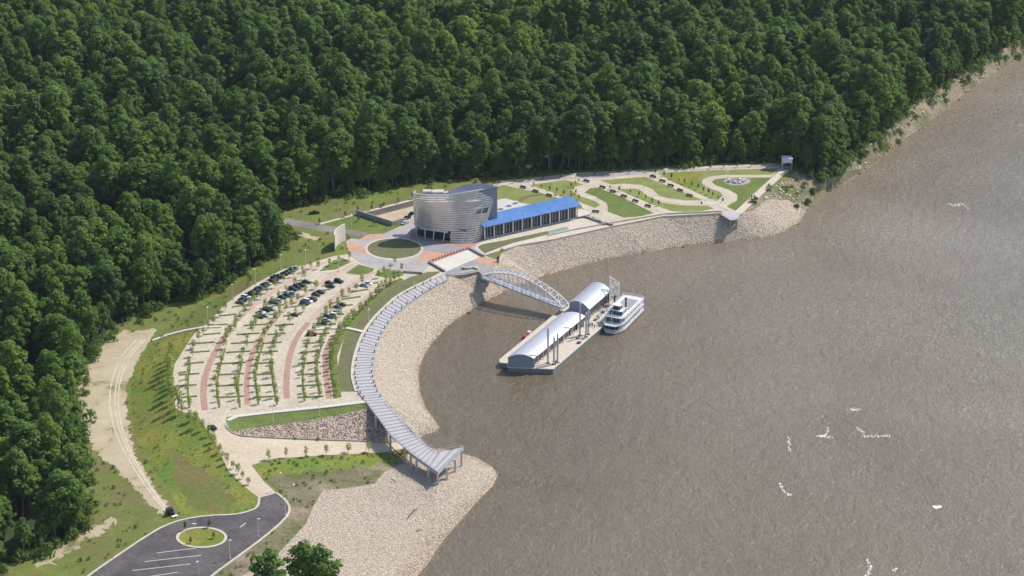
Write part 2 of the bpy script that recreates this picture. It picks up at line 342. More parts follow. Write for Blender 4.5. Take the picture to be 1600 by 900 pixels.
# ------------------------------------------------------------------ ground regions, outlined on the photograph and laid on the terrain
ROUGH = {'dirt_track': .6, 'dirt_spur': 1.2, 'green_strip': .9, 'bare_patch': .5, 'embankment_foot': 1.3}
R = []                                               # (name, material, world polygon)
def region(name, mat, pts, it=0, step=6.0, world=False):
    if it: pts = smooth(pts, it, True)
    w_ = pts if world else G(dens(pts, 3.0 if name in ROUGH else step, True))
    if name in ROUGH: w_ = [(p[0] + random.gauss(0, ROUGH[name]), p[1] + random.gauss(0, ROUGH[name] * 1.6)) for p in w_]
    R.append((name, mat, [(p[0], p[1]) for p in w_]))
FE = [(-60, 905), (0, 885), (60, 868), (118, 832), (133, 800), (125, 740), (118, 690), (112, 640), (118, 590), (140, 545), (175, 512), (225, 487), (280, 470), (318, 462), (348, 446), (392, 420), (424, 398), (438, 378),
      (430, 360), (400, 350), (385, 338), (450, 325), (520, 308), (600, 294), (660, 284), (760, 277), (900, 266), (1000, 260), (1100, 256), (1225, 251), (1245, 262), (1262, 272), (1290, 272), (1310, 262), (1340, 237), (1385, 205), (1425, 165), (1480, 130), (1540, 92), (1600, 58), (1700, -10), (1900, -148), (2050, -250)]
wl_in = [(2120, -262)] + WL[::-1] + [(600, 1010), (200, 1100), (-100, 1000)]
wl_out = [(x + 5, y + 3) for x, y in wl_in]
region('grass_verge', 'grass', FE + wl_out)
region('shore_mud', 'scrub', [(1262, 330), (1225, 362), (1190, 372), (1150, 380), (1153, 334), (1231, 262), (1262, 272), (1290, 272), (1310, 262)] + FE[34:] + [(2120, -262)] + [(x + 2, y + 2) for x, y in WL[39:][::-1]])
region('dirt_track', 'dirt', [(243, 512), (222, 517), (190, 516), (170, 528), (155, 552), (132, 578), (122, 600), (118, 640), (125, 665), (140, 690), (158, 715), (185, 735), (212, 765), (232, 788), (252, 805), (270, 799), (257, 780), (238, 755), (218, 727), (206, 697), (199, 655), (197, 612), (207, 578), (225, 545), (238, 528)], 1)
region('dirt_spur', 'dirt', [(52, 884), (100, 850), (150, 818), (185, 812), (170, 826), (120, 853), (75, 884)], 1)
region('embankment', 'olive', [(232, 537), (213, 580), (203, 613), (205, 653), (220, 703), (247, 743), (267, 773), (287, 808), (325, 804), (370, 803), (395, 795), (404, 785), (388, 767), (343, 705), (330, 683), (316, 664), (305, 645), (276, 640), (268, 603), (272, 570), (285, 551), (303, 522), (300, 517), (262, 529)])
region('embankment_foot', 'olive_brown', [(270, 705), (310, 728), (345, 752), (376, 784), (350, 800), (310, 802), (290, 785), (272, 752)])
region('scrub_strip', 'scrub', [(392, 728), (425, 717), (520, 711), (603, 707), (628, 708), (632, 726), (600, 738), (585, 756), (540, 763), (505, 766), (490, 790), (478, 818), (460, 838), (430, 870), (370, 905), (330, 960), (265, 960), (330, 900), (375, 867), (412, 840), (449, 810), (455, 795), (447, 781), (430, 765)])
region('green_strip', 'olive', [(392, 728), (425, 717), (520, 711), (603, 707), (628, 710), (622, 722), (575, 728), (520, 735), (450, 740), (410, 748)])
region('lower_riprap', 'riprap', [(652, 694), (668, 699), (690, 701), (715, 706), (745, 715), (770, 730), (781, 742), (773, 763), (748, 788), (718, 823), (693, 853), (673, 883), (650, 930), (620, 1010), (380, 1010), (370, 905), (430, 870), (460, 838), (478, 818), (490, 790), (505, 766), (540, 763), (585, 756), (600, 738), (634, 722), (640, 700)])
region('ramp_foot', 'scrub', [(598, 688), (640, 680), (664, 674), (684, 670), (690, 690), (684, 703), (660, 706), (640, 706), (603, 708)])
TOPR = TOP[:26]
region('riprap_bank', 'riprap', [(1231, 262.5 + 50), (1200, 312), (1175, 330)] + TOP[:23] + [(575, 632), (572, 640), (585, 690), (640, 692)] + [(x + 2, y + 2) for x, y in WL[14:40]] + [(1262, 332)])
region('riprap_slope', 'riprap', [(358, 676), (400, 667), (450, 661), (500, 653), (560, 641), (572, 636), (598, 660), (606, 690), (560, 689), (480, 686.5), (420, 684), (375, 681)])
region('green_slope', 'lawn_dark', [(354, 657), (370, 650), (430, 643), (500, 636), (570, 627), (575, 632), (573, 637), (560, 642), (500, 654), (450, 662), (400, 668), (360, 673), (353, 668)])
region('service_pad', 'pad', [(316, 661), (305, 640), (352, 640), (354, 662), (360, 676), (375, 682.5), (420, 685.5), (480, 688), (560, 690.5), (606, 692), (640, 690), (652, 690), (650, 697), (632, 700), (603, 706.5), (520, 710.5), (425, 716.5), (393, 727), (412, 752), (432, 770), (405, 778), (390, 767), (357, 736), (343, 705), (330, 681)])
TA_O = [(405, 778), (404, 790), (395, 797), (370, 804), (325, 805.5), (287, 811), (255, 822), (225, 840), (195, 860), (137, 900), (40, 975)]
TA_R = [(432, 770), (447, 782), (454, 795), (447, 810), (412, 840), (375, 867), (330, 900), (240, 975)]
region('turnaround_road', 'asphalt', TA_O + TA_R[::-1], 0, 3)
isl = [(315 + 38 * math.cos(t), 840 + 15.5 * math.sin(t)) for t in np.linspace(0, 2 * math.pi, 37)[:-1]]
region('island_lawn', 'olive', isl)
# plateau: car park
RW = [(695.5, 427), (645.8, 448.6), (620, 463), (600, 481), (584, 497), (570, 516), (561.5, 533), (552.5, 562), (550, 585), (553, 600), (557, 612), (572, 628)]
LOT = EL[:-2] + [(305, 640), (316, 659), (330, 680), (354, 662), (352, 652)] + [(370, 649), (430, 642), (500, 635), (571, 626)] + RW[::-1][1:] + [(669, 413), (640, 427), (600, 424), (560, 409), (545, 397)]
region('car_park', 'concrete', LOT)
A_ = [(320, 641), (316.5, 607), (323, 577), (341, 540), (358, 515), (379, 492), (404, 472), (427, 456), (451, 441), (474, 425), (507, 410)]
B_ = [(387, 633), (384.5, 598), (390, 562), (408, 524), (431, 497), (447, 479), (474, 461), (503, 441), (530, 425), (552, 414)]
C_ = [(448, 623), (447, 596), (451, 560), (462, 528), (480, 506), (496, 488), (519, 468), (552, 443), (586, 425)]
D_ = [(514, 623), (510, 590), (507, 553), (523, 519), (539, 499), (559, 477), (586, 452), (615, 436)]
def band(name, mat, line, wl, wr, y0=None, y1=None):
    l_ = [p for p in smooth(line, 2) if (y0 is None or p[1] >= y0) and (y1 is None or p[1] <= y1)]
    W_ = [G1(x, y) for x, y in l_]; 
    ds = []
    for i in range(len(W_)):
        a, b = W_[max(0, i - 1)], W_[min(len(W_) - 1, i + 1)]; d = (b - a); n = Vector((-d.y, d.x)).normalized()
        ds.append(n)
    region(name, mat, [(p.x + n.x * wl, p.y + n.y * wl) for p, n in zip(W_, ds)] + [(p.x - n.x * wr, p.y - n.y * wr) for p, n in zip(W_, ds)][::-1], world=True)
region('verge_lawn', 'sedum', [(530, 612), (527, 575), (533, 545), (540, 520), (560, 496), (585, 470), (610, 450), (640, 433), (668, 425), (690, 424)] + RW[1:-1])
region('tree_strip', 'grass', [(521, 623), (516, 590), (513, 555), (528, 522), (545, 502), (565, 480), (592, 455), (618, 438), (625, 434), (632, 437), (600, 458), (572, 484), (553, 508), (537, 530), (527, 556), (528, 590), (534, 620)])
region('corner_lawn', 'lawn_dark', [(498, 424), (521, 407), (535, 403), (549, 409), (525, 421)])
region('corner_lawn', 'lawn_dark', [(540, 427), (560, 413), (585, 420), (580, 427), (565, 430)])
region('corner_lawn', 'lawn_dark', [(585, 431), (590, 424), (625, 424), (632, 430), (610, 435)])
band('brick_band', 'brick_pale', A_, 1.3, 1.3, None, 512); band('brick_band', 'brick', A_, 1.45, 1.45, 512)
band('brick_band', 'brick_pale', B_, 1.2, 1.2, None, 490); band('brick_band', 'brick', B_, 1.25, 1.25, 490)
band('brick_band', 'brick_pale', C_, 1.5, 1.5, None, 500); band('brick_band', 'brick', C_, 1.4, 1.4, 500)
band('brick_band', 'brick_pale', D_, 1.3, 1.3, None, 520); band('brick_band', 'brick', D_, 1.4, 1.4, 520)
# plateau behind: museum forecourt, yard, park
region('forecourt', 'plaza', [(541, 377), (548, 372), (562, 374), (575, 366), (600, 365), (628, 352), (646, 335), (800, 300), (880, 318), (915, 330), (960, 350), (955, 355), (905, 366), (860, 376), (811, 384), (760, 400), (779, 407), (765, 420), (745, 424), (703, 430), (696, 427), (672, 413), (660, 427), (630, 425), (610, 422), (586, 420), (563, 411), (545, 396)])
region('forecourt_paving', 'terracotta', [(543, 379), (549, 376), (575, 389), (572, 397), (545, 392)])
region('forecourt_paving', 'terracotta', [(566, 371), (575, 366), (600, 366), (600, 371), (585, 374), (575, 376)])
region('forecourt_paving', 'brick', [(640, 366), (655, 360), (700, 370), (745, 380), (733, 389), (676, 410), (664, 406), (665, 395), (655, 385), (640, 375)])
region('forecourt_paving', 'plaza_grey', [(650, 372), (700, 384), (730, 387), (700, 393), (668, 392), (655, 381)])
region('forecourt_paving', 'terracotta', [(662, 391), (700, 397), (672, 409), (650, 407), (655, 401)])
region('forecourt_ring', 'kerb', [(616 + 45.5 * math.cos(t), 388.5 + 17.6 * math.sin(t)) for t in np.linspace(0, 2 * math.pi, 41)[:-1]])
region('forecourt_lawn', 'sedum', [(616 + 42 * math.cos(t), 388.3 + 15.6 * math.sin(t)) for t in np.linspace(0, 2 * math.pi, 41)[:-1]])
region('ramp_paving', 'white_concrete', [(675, 411), (733, 389.5), (753, 400), (695.5, 425)])
region('landing_paving', 'plaza_grey', [(695.5, 425), (753, 400), (779, 407), (765, 420), (745, 424), (703, 430)])
region('landing_paving', 'terracotta', [(738, 406.5), (753, 400), (779, 407), (770, 415), (755, 414)])
region('hall_terrace', 'kerb', [(745, 383), (757, 375), (905, 342), (925, 342), (955, 352), (955, 355), (905, 366), (860, 376), (811, 384), (760, 400), (742, 388)])
region('terrace_lawn', 'sedum', [(746, 386), (752, 382), (790, 375), (855, 361), (858, 366), (800, 380), (757, 396)])
region('terrace_teal', 'teal', [(855, 361), (885, 354), (890, 358), (858, 366)])
region('service_yard', 'gravel', [(583, 338), (600, 334), (646, 322), (670, 318), (670, 335), (640, 340), (625, 347), (612, 351)])
region('service_road', 'asphalt', [(555, 336), (640, 312), (700, 300), (700, 308), (646, 321), (600, 333), (584, 338), (613, 353), (605, 355)])
region('service_kerb', 'kerb', [(498, 349), (645, 310.5), (700, 298), (700, 300.5), (646, 313), (552, 337), (502, 350.5)])
region('north_path', 'dry', [(492, 345), (520, 335), (645, 305), (700, 292), (776, 284), (776, 287), (700, 296), (645, 309), (520, 341), (498, 348)])
region('access_road', 'road', [(392, 335), (420, 337), (455, 342), (500, 350), (575, 364), (573, 368), (555, 368), (500, 360), (455, 352), (420, 345), (390, 343)])
region('access_lawn', 'lawn_dark', [(512, 351), (550, 342), (557, 337), (605, 352), (612, 356), (600, 362), (575, 363)])
region('bare_patch', 'dirt', [(455, 364), (470, 362), (495, 369), (505, 375), (490, 376), (468, 370)], 2)
# park
region('park_paving', 'concrete', [(770, 290), (776, 283), (841, 277), (896, 270.5), (1004, 265), (1117, 259), (1221, 254), (1236, 258), (1232, 264), (1190, 300), (1160, 334), (1130, 335), (1080, 337), (1036, 339), (995, 346), (955, 355), (925, 342), (905, 318), (880, 305)])
region('park_drive', 'plaza', [(800, 284), (870, 275), (893, 272.5), (1000, 266.5), (1220, 258), (1222, 260), (1030, 269), (1005, 272), (915, 280), (880, 280), (790, 289)])
def lawn(pts, mat='lawn'): region('park_lawn', mat, pts)
lawn([(776, 291), (789, 289), (868, 309), (840, 320), (822, 318), (800, 314), (776, 312)])
lawn([(828, 289), (884, 281), (912, 288), (898, 292), (893, 297), (905, 307), (925, 312), (938, 320), (930, 325), (905, 316), (880, 306), (850, 296)])
lawn([(937, 282), (1008, 276), (1097, 312), (1095, 313), (1072, 313), (1045, 310), (1030, 306), (1020, 296), (1003, 289), (975, 287), (955, 288)], 'lawn')
lawn([(913, 301), (922, 294), (940, 292), (1022, 333), (1000, 338), (975, 340), (950, 331), (947, 318), (930, 307)], 'lawn_dark')
lawn([(962, 295), (1000, 295), (1012, 306), (1036, 317), (1070, 321), (1105, 321), (1115, 326), (1085, 332), (1050, 330), (1020, 320)])
lawn([(1027, 270), (1110, 266), (1215, 263), (1212, 269), (1205, 273.5), (1135, 273), (1108, 276), (1096, 283), (1102, 292), (1125, 300), (1130, 306), (1122, 312), (1105, 311), (1060, 290)])
lawn([(1118, 280), (1137, 278), (1203, 277.5), (1207, 275.5), (1212, 270), (1220, 264), (1224, 266), (1156, 331), (1147, 330), (1135, 322), (1152, 313), (1152, 304), (1140, 297), (1117, 289), (1112, 284)], 'lawn_dark')
region('park_lawn', 'olive', [(1032, 271), (1098, 268), (1090, 284), (1104, 296), (1070, 292), (1047, 282)], 1)
region('park_lawn', 'grass', [(1231, 266), (1243, 266), (1232, 282), (1205, 292), (1200, 290)])
region('fountain_paving', 'grey', [(1152 + 21 * math.cos(t), 283 + 6.6 * math.sin(t)) for t in np.linspace(0, 2 * math.pi, 25)[:-1]])

# one triangulation, split by region, so that neighbouring sheets share their edges exactly
vs, es = [], []
for nm, mt, poly in R:
    b = len(vs); n = len(poly); vs += [Vector(p) for p in poly]; es += [(b + i, b + (i + 1) % n) for i in range(n)]
for ch in ctl:
    b = len(vs); vs += [Vector((p[0], p[1])) for p in ch]; es += [(b + i, b + i + 1) for i in range(len(ch) - 1)]
gx = [Vector((x + random.uniform(-2, 2), y + random.uniform(-2, 2))) for x in range(-330, 420, 13) for y in range(700, 1560, 13)]
vs += gx
tv, te, tf, i1, i2, i3 = delaunay_2d_cdt(vs, es, [], 0, 0.02, False)
TV = np.array([(v.x, v.y) for v in tv]); TF = np.array([f for f in tf if len(f) == 3]); TZ = hgt(TV)
cen = TV[TF].mean(1); rid = np.full(len(TF), -1)
for i, (nm, mt, poly) in enumerate(R): rid[inside(poly, cen)] = i
def sheet(name, mat, faces, label=None):
    u, inv = np.unique(faces, return_inverse=True)
    me = bpy.data.meshes.new(name); me.from_pydata(np.c_[TV[u], TZ[u]].tolist(), [], inv.reshape(-1, 3).tolist()); me.materials.append(M[mat]); me.update()
    if me.polygons and sum(p.normal.z for p in me.polygons) < 0: me.flip_normals()
    o = bpy.data.objects.new(name, me); C.objects.link(o); o['kind'] = 'structure'; return o
sheet('ground', 'forest_floor', TF[rid == -1])
for i, (nm, mt, poly) in enumerate(R):
    f = TF[rid == i]
    if len(f): sheet(nm, mt, f)
# river
n = 60
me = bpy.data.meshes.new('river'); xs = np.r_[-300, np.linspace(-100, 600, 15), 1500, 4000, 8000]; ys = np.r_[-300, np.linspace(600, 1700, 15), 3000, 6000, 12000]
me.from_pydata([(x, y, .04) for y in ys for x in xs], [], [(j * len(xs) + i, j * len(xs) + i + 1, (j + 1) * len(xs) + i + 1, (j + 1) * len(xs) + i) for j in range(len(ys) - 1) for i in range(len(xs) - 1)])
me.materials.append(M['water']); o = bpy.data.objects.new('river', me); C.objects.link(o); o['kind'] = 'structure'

def ribbon(name, mat, pts, wd, ht, closed=False, lift=0.0, it=1, sink=0.3, step=6):      # a raised kerb along a photograph polyline
    if it: pts = smooth(pts, it, closed)
    W_ = [Vector(p) for p in G(dens(pts, step, closed))]; n = len(W_); b = MB(); rings = []
    for i in range(n):
        a, c_ = (W_[i - 1], W_[(i + 1) % n]) if closed else (W_[max(0, i - 1)], W_[min(n - 1, i + 1)])
        d = c_ - a; d.z = 0; q = Vector((-d.y, d.x, 0)).normalized() * wd / 2; p = W_[i]; z = Vector((0, 0, 1))
        rings.append([p - q - z * sink, p + q - z * sink, p + q + z * (ht + lift), p - q + z * (ht + lift)])
    for i in range(n if closed else n - 1):
        r0, r1 = rings[i], rings[(i + 1) % n]
        for j in range(4): b.face([r0[j], r1[j], r1[(j + 1) % 4], r0[(j + 1) % 4]])
    if not closed: b.face(rings[0]); b.face(rings[-1][::-1])
    return tag(b.build(name, M[mat]), kind='structure')
ribbon('kerb', 'kerb', TA_O, .9, .15); ribbon('kerb', 'kerb', TA_R, .9, .15); ribbon('kerb', 'kerb', isl, 1.1, .18, True)
ribbon('kerb', 'grey', [(352, 664), (358, 674), (372, 681), (420, 684), (480, 686.5), (560, 689), (598, 691)], .5, .3)
ribbon('walkway', 'white_concrete', [(355, 657), (370, 650.5), (430, 643.5), (500, 636.5), (571, 628)], 2.2, .2, it=0)
ribbon('walkway', 'kerb', RW[:-1], 1.5, .35)
ribbon('walkway', 'kerb', [(1153, 333), (1188, 300), (1230, 262)], 4.2, .15, it=0)
ribbon('drain_channel', 'white_concrete', [(238, 533), (262, 524), (290, 517), (318, 512), (346, 511)], 1.8, .5, it=0)
ribbon('drain_channel', 'white_concrete', [(482, 516), (515, 513), (545, 514), (571, 520)], 1.9, .5, it=0)
ribbon('retaining_wall', 'grey', [(557, 335), (585, 344), (612, 352.5)], .6, 2.6, it=0)
ribbon('retaining_wall', 'grey', [(612, 352.5), (620, 350), (627, 347)], .6, 2.2, it=0)
for l_ in ([(733, 389), (753, 400), (757, 401)], [(670, 410.5), (695, 425)], [(630, 426), (660, 428)], [(926, 341), (945, 352)], [(905, 336), (935, 347), (958, 353)]):
    ribbon('parapet', 'grey', l_, .8, 1.1, it=0)
for l_ in ([(703, 431), (748, 424.5), (745, 418)], [(757, 400.5), (811, 384.5), (860, 376.5), (905, 366.5), (955, 355.5), (1036, 339.5), (1129, 334.5)], [(855, 369), (905, 358), (955, 349), (1040, 335), (1128, 331)]):
    ribbon('parapet', 'kerb', l_, .45, .8, it=0)
# park paths (sheets just above the lawns)
D1 = [(786, 282.5), (830, 295), (877, 309)]; D2 = [(893, 275), (960, 301), (1046, 333)]; D3 = [(1006, 267), (1060, 291), (1147, 331)]
for l_ in (D1, D2, D3): ribbon('park_path', 'concrete', l_, 3.2, .06, it=0)
for l_, wd in (([(826, 322), (812, 319), (811, 314), (822, 307), (848, 303.5)], 3), ([(936, 286), (915, 290), (902, 296), (908, 305), (929, 311), (943, 318), (944, 327)], 4),
           ([(957, 292), (985, 291), (1005, 296), (1016, 306), (1037, 314), (1068, 317), (1097, 317)], 3.6),
           ([(1095, 317), (1125, 318), (1144, 313), (1147, 305), (1132, 299), (1108, 292), (1100, 284), (1110, 278), (1135, 275.3), (1205, 275.5)], 4)):
    ribbon('park_path', 'dry' if wd == 3 else 'concrete', l_, wd, .1, it=2, step=4)
for dxx in (-4, 4, 9):
    ribbon('wheel_rut', 'rut', [(218 + dxx, 530), (190 + dxx, 560), (174 + dxx, 610), (178 + dxx, 660), (198 + dxx * .8, 710), (233 + dxx * .6, 765), (260 + dxx * .4, 799)], .7, .03, it=2, step=4)
# parking stripes on the asphalt
for a, b_ in (((245, 864), (308, 856)), ((226, 877.5), (315, 867.5)), ((207, 891.5), (298, 881)), ((220, 903), (278, 894)), ((190, 915), (270, 906))):
    ribbon('road_marking', 'paint', [a, b_], .35, .012, it=0, sink=.01)
ribbon('road_marking', 'paint', [(300, 818), (307, 818.3)], .7, .012, it=0, sink=.01); ribbon('road_marking', 'paint', [(375, 824), (384, 817)], .4, .012, it=0, sink=.01)

# ------------------------------------------------------------------ rocks of the revetments: real stones, joined because nobody could count them
def sample_faces(faces, spacing2):
    T = TV[faces]; a = 0.5 * np.abs((T[:, 1, 0] - T[:, 0, 0]) * (T[:, 2, 1] - T[:, 0, 1]) - (T[:, 2, 0] - T[:, 0, 0]) * (T[:, 1, 1] - T[:, 0, 1]))
    n = int(a.sum() / spacing2); idx = rng.choice(len(faces), n, p=a / a.sum()); r = rng.random((n, 2)); fl = r.sum(1) > 1; r[fl] = 1 - r[fl]
    A, B, D = TV[faces[idx, 0]], TV[faces[idx, 1]], TV[faces[idx, 2]]; za, zb, zd = TZ[faces[idx, 0]], TZ[faces[idx, 1]], TZ[faces[idx, 2]]
    xy = A + (B - A) * r[:, :1] + (D - A) * r[:, 1:]; z = za + (zb - za) * r[:, 0] + (zd - za) * r[:, 1]
    return np.c_[xy, z]
CUBE = np.array([(-1, -1, -1), (1, -1, -1), (1, 1, -1), (-1, 1, -1), (-1, -1, 1), (1, -1, 1), (1, 1, 1), (-1, 1, 1)], float)
CF = np.array([(3, 2, 1, 0), (4, 5, 6, 7), (0, 1, 5, 4), (1, 2, 6, 5), (2, 3, 7, 6), (3, 0, 4, 7)])
def rotmats(n):
    q = rng.normal(size=(n, 4)); q /= np.linalg.norm(q, axis=1)[:, None]; w_, x, y, z = q.T
    return np.stack([1 - 2 * (y * y + z * z), 2 * (x * y - z * w_), 2 * (x * z + y * w_), 2 * (x * y + z * w_), 1 - 2 * (x * x + z * z), 2 * (y * z - x * w_), 2 * (x * z - y * w_), 2 * (y * z + x * w_), 1 - 2 * (x * x + y * y)], 1).reshape(n, 3, 3)
def rocks(name, faces, spacing2, smin, smax, mat):
    p = sample_faces(faces, spacing2); p = p[p[:, 2] > -0.4]; n = len(p); TOTR = globals().get('TOTR', 0) + n; globals()['TOTR'] = TOTR; print('ROCKS', n)
    s = (smin + (smax - smin) * rng.random(n) ** 2.2)[:, None, None]
    v = CUBE[None] * (0.6 + 0.5 * rng.random((n, 8, 1))) * (0.6 + 0.5 * rng.random((n, 1, 3))) * s
    v = np.einsum('nij,nkj->nki', rotmats(n), v) + p[:, None, :]; v[:, :, 2] += (s[:, :, 0] * 0.05)
    me = bpy.data.meshes.new(name); F = (CF[None] + 8 * np.arange(n)[:, None, None]).reshape(-1, 4)
    me.vertices.add(n * 8); me.vertices.foreach_set('co', v.ravel()); me.loops.add(F.size); me.loops.foreach_set('vertex_index', F.ravel().astype(np.int32))
    me.polygons.add(len(F)); me.polygons.foreach_set('loop_start', np.arange(0, F.size, 4, dtype=np.int32)); me.polygons.foreach_set('loop_total', np.full(len(F), 4, dtype=np.int32))
    me.update(calc_edges=True); me.materials.append(M[mat]); o = bpy.data.objects.new(name, me); C.objects.link(o)
    return tag(o, kind='stuff')
def faces_of(*names): return TF[np.isin(rid, [i for i, r in enumerate(R) if r[0] in names])]
for nm, reg, sp2, a, b_, mt, lb in (('riprap_stones', 'riprap_bank', .22, .10, .30, 'rock', 'pale broken stone covering the curved bank above the water'),
                                    ('riprap_stones', 'lower_riprap', .26, .09, .26, 'rock', 'pale broken stone spread over the low spit at the bottom'),
                                    ('riprap_stones', 'riprap_slope', .35, .15, .4, 'pink_rock', 'brownish mixed stone on the slope between car park and service road')):
    tag(rocks(nm, faces_of(reg), sp2, a, b_, mt), lb, 'stones')
tag(rocks('shore_stones', faces_of('shore_mud'), 5, .2, .8, 'rock'), 'scattered stones on the natural shore upstream of the bank', 'stones')

# ------------------------------------------------------------------ foliage
def leaf_cloud(lobes, n, size, up=0.35, seed=0, squash=0.85):
    """lobes: (x, y, z, r). Leaf clumps: small folded quads on and just under the surface of every lobe."""
    g = np.random.default_rng(seed); L = np.array(lobes); wgt = L[:, 3] ** 2; idx = g.choice(len(L), n, p=wgt / wgt.sum())
    d = g.normal(size=(n, 3)); d /= np.linalg.norm(d, axis=1)[:, None]; fl = (d[:, 2] < -0.2) & (g.random(n) < .7); d[fl, 2] *= -1
    r = L[idx, 3] * (0.72 + 0.36 * g.random(n)); c = L[idx, :3] + d * r[:, None] * np.array([1, 1, squash])
    nn = d + g.normal(size=(n, 3)) * 0.45; nn[:, 2] += up; nn /= np.linalg.norm(nn, axis=1)[:, None]
    u = np.cross(nn, g.normal(size=(n, 3))); u /= np.linalg.norm(u, axis=1)[:, None]; w_ = np.cross(nn, u)
    s = (size * (0.6 + 0.8 * g.random(n)))[:, None]
    q = np.stack([c - u * s - w_ * s * .6, c + u * s * .9 - w_ * s * .7 + nn * s * .15, c + u * s * .8 + w_ * s * .7, c - u * s * .7 + w_ * s * .8 - nn * s * .2], 1)
    return q.reshape(-1, 3)
def quads_mesh(name, v, mat):
    n = len(v) // 4; me = bpy.data.meshes.new(name); me.vertices.add(n * 4); me.vertices.foreach_set('co', v.ravel())
    me.loops.add(n * 4); me.loops.foreach_set('vertex_index', np.arange(n * 4, dtype=np.int32)); me.polygons.add(n)
    me.polygons.foreach_set('loop_start', np.arange(0, n * 4, 4, dtype=np.int32)); me.polygons.foreach_set('loop_total', np.full(n, 4, dtype=np.int32))
    me.update(calc_edges=True); me.materials.append(mat); return me
def tree_meshes(kind, seed, H, Rr, cb, nl, leaf, nleaves, mat, trunk_r=.38):
    rr = random.Random(seed); lobes = []; mb = MB(); cz = (H + cb) / 2; hh = (H - cb) / 2
    for i in range(nl):
        t = (i + .5) / nl; zz = -0.75 + 1.65 * t; ang = i * 2.4 + rr.uniform(-.5, .5); env = math.sqrt(max(0.05, 1 - (zz * .92) ** 2))
        q = rr.uniform(.35, .95) * env; lr = Rr * rr.uniform(.19, .36)
        lobes.append((Rr * q * math.cos(ang), Rr * q * math.sin(ang), cz + hh * zz * .8, lr))
    lobes.append((0, 0, cz, Rr * .5)); lobes.append((rr.uniform(-1, 1), rr.uniform(-1, 1), H - Rr * .35, Rr * .42))
    v = leaf_cloud(lobes, nleaves, leaf, up=.85, seed=seed)
    crown = quads_mesh('crown', v, mat)
    lx, ly = rr.uniform(-.5, .5), rr.uniform(-.5, .5)
    mb.tube((0, 0, -.6), (lx, ly, cb), trunk_r, trunk_r * .75, 7); mb.tube((lx, ly, cb), (lx * 1.5, ly * 1.5, cz + hh * .4), trunk_r * .75, trunk_r * .25, 6)
    for L in lobes[:-2]:
        if rr.random() < .3: z0 = rr.uniform(cb * .8, cz); mb.tube((lx, ly, z0), (L[0], L[1], L[2]), trunk_r * .4, trunk_r * .12, 4)
    me = bpy.data.meshes.new('trunk'); me.from_pydata(mb.v, [], mb.f); me.materials.append(M['bark']); me.update()
    return crown, me
VAR = []
for i, (H, Rr, cb, nl, nlv) in enumerate([(26, 5.4, 6, 44, 2800), (28, 6.2, 7, 54, 3400), (23, 4.8, 4, 32, 1900), (29, 5.0, 6, 40, 2200), (20, 5.4, 3, 36, 2000), (17, 3.8, 3, 26, 1300)]):
    VAR.append(tree_meshes('forest', 100 + i, H, Rr, cb, nl, .42, nlv, M['leaf']))
# positions: jittered grid clipped by the forest outline (world), never inside the clearing or the river
clear = [(p[0], p[1]) for p in R[0][2]]
def fpoly():
    e = G([p for p in FE]); return [(q[0], q[1]) for q in e]
pts = []
sp = 7.1
for j, y in enumerate(np.arange(690, 1820, sp * .87)):
    for x in np.arange(-0.262 * y - 45, 0.262 * y + 55, sp): pts.append((x + (j % 2) * sp / 2 + random.uniform(-2.4, 2.4), y + random.uniform(-2.4, 2.4)))
pts = np.array(pts)
riverpoly = [(p.x, p.y) for p in ctl[0]] + [(3000, 3000), (3000, 0), (0, 0)]
landside = [(p.x, p.y) for p in [P(x, y, 8) for x, y in [(-60, 905)] + FE[1:]]]
fw = [(p[0], p[1]) for p in G(FE[:-2])] + [(P(x, y, 8).x, P(x, y, 8).y) for x, y in FE[-2:]]
wood = fw + [(900, 4000), (-3000, 4000), (-3000, 300), (fw[0][0] - 60, 500)]
mid = []                                             # lower trees along the edge of the wood
for (x0, y0), (x1, y1) in zip(fw[:-1], fw[1:]):
    for t in range(int(math.hypot(x1 - x0, y1 - y0) / 2.6)): u = random.random(); mid.append((x0 + (x1 - x0) * u + random.gauss(0, 2.5), y0 + (y1 - y0) * u + abs(random.gauss(2, 3))))
ismid = np.r_[np.zeros(len(pts), bool), np.ones(len(mid), bool)]; pts = np.r_[pts, np.array(mid)]
keep = inside(wood, pts) & ~(inside(clear, pts) & ~ismid)
pts = pts[keep]; ismid = ismid[keep]; hz = hgt(pts); k2 = hz > 3.5; pts = pts[k2]; ismid = ismid[k2]; hz = hz[k2]
# thin out clearings so dark gaps open in the canopy
from mathutils import noise as mn
gapn = np.array([mn.noise(Vector((x * .028, y * .028, 3.3))) for x, y in pts]); gapk = (gapn > -0.40) | (rng.random(len(pts)) < .4)
gapk |= ismid; pts = pts[gapk]; hz = hz[gapk]; ismid = ismid[gapk]
big = np.array([mn.noise(Vector((x * .013, y * .013, 9.1))) for x, y in pts])
scl = np.clip(1.0 + big * .4 + rng.normal(size=len(pts)) * .22, .5, 1.5)
scl = np.where(rng.random(len(pts)) < .2, scl * .6, scl)
scl = np.minimum(scl, 1.45); scl = np.where(ismid, rng.uniform(.3, .68, len(pts)), scl)
var = rng.choice(6, len(pts), p=[.22, .2, .18, .14, .16, .10])
dep = np.hypot(pts[:, 0], pts[:, 1])
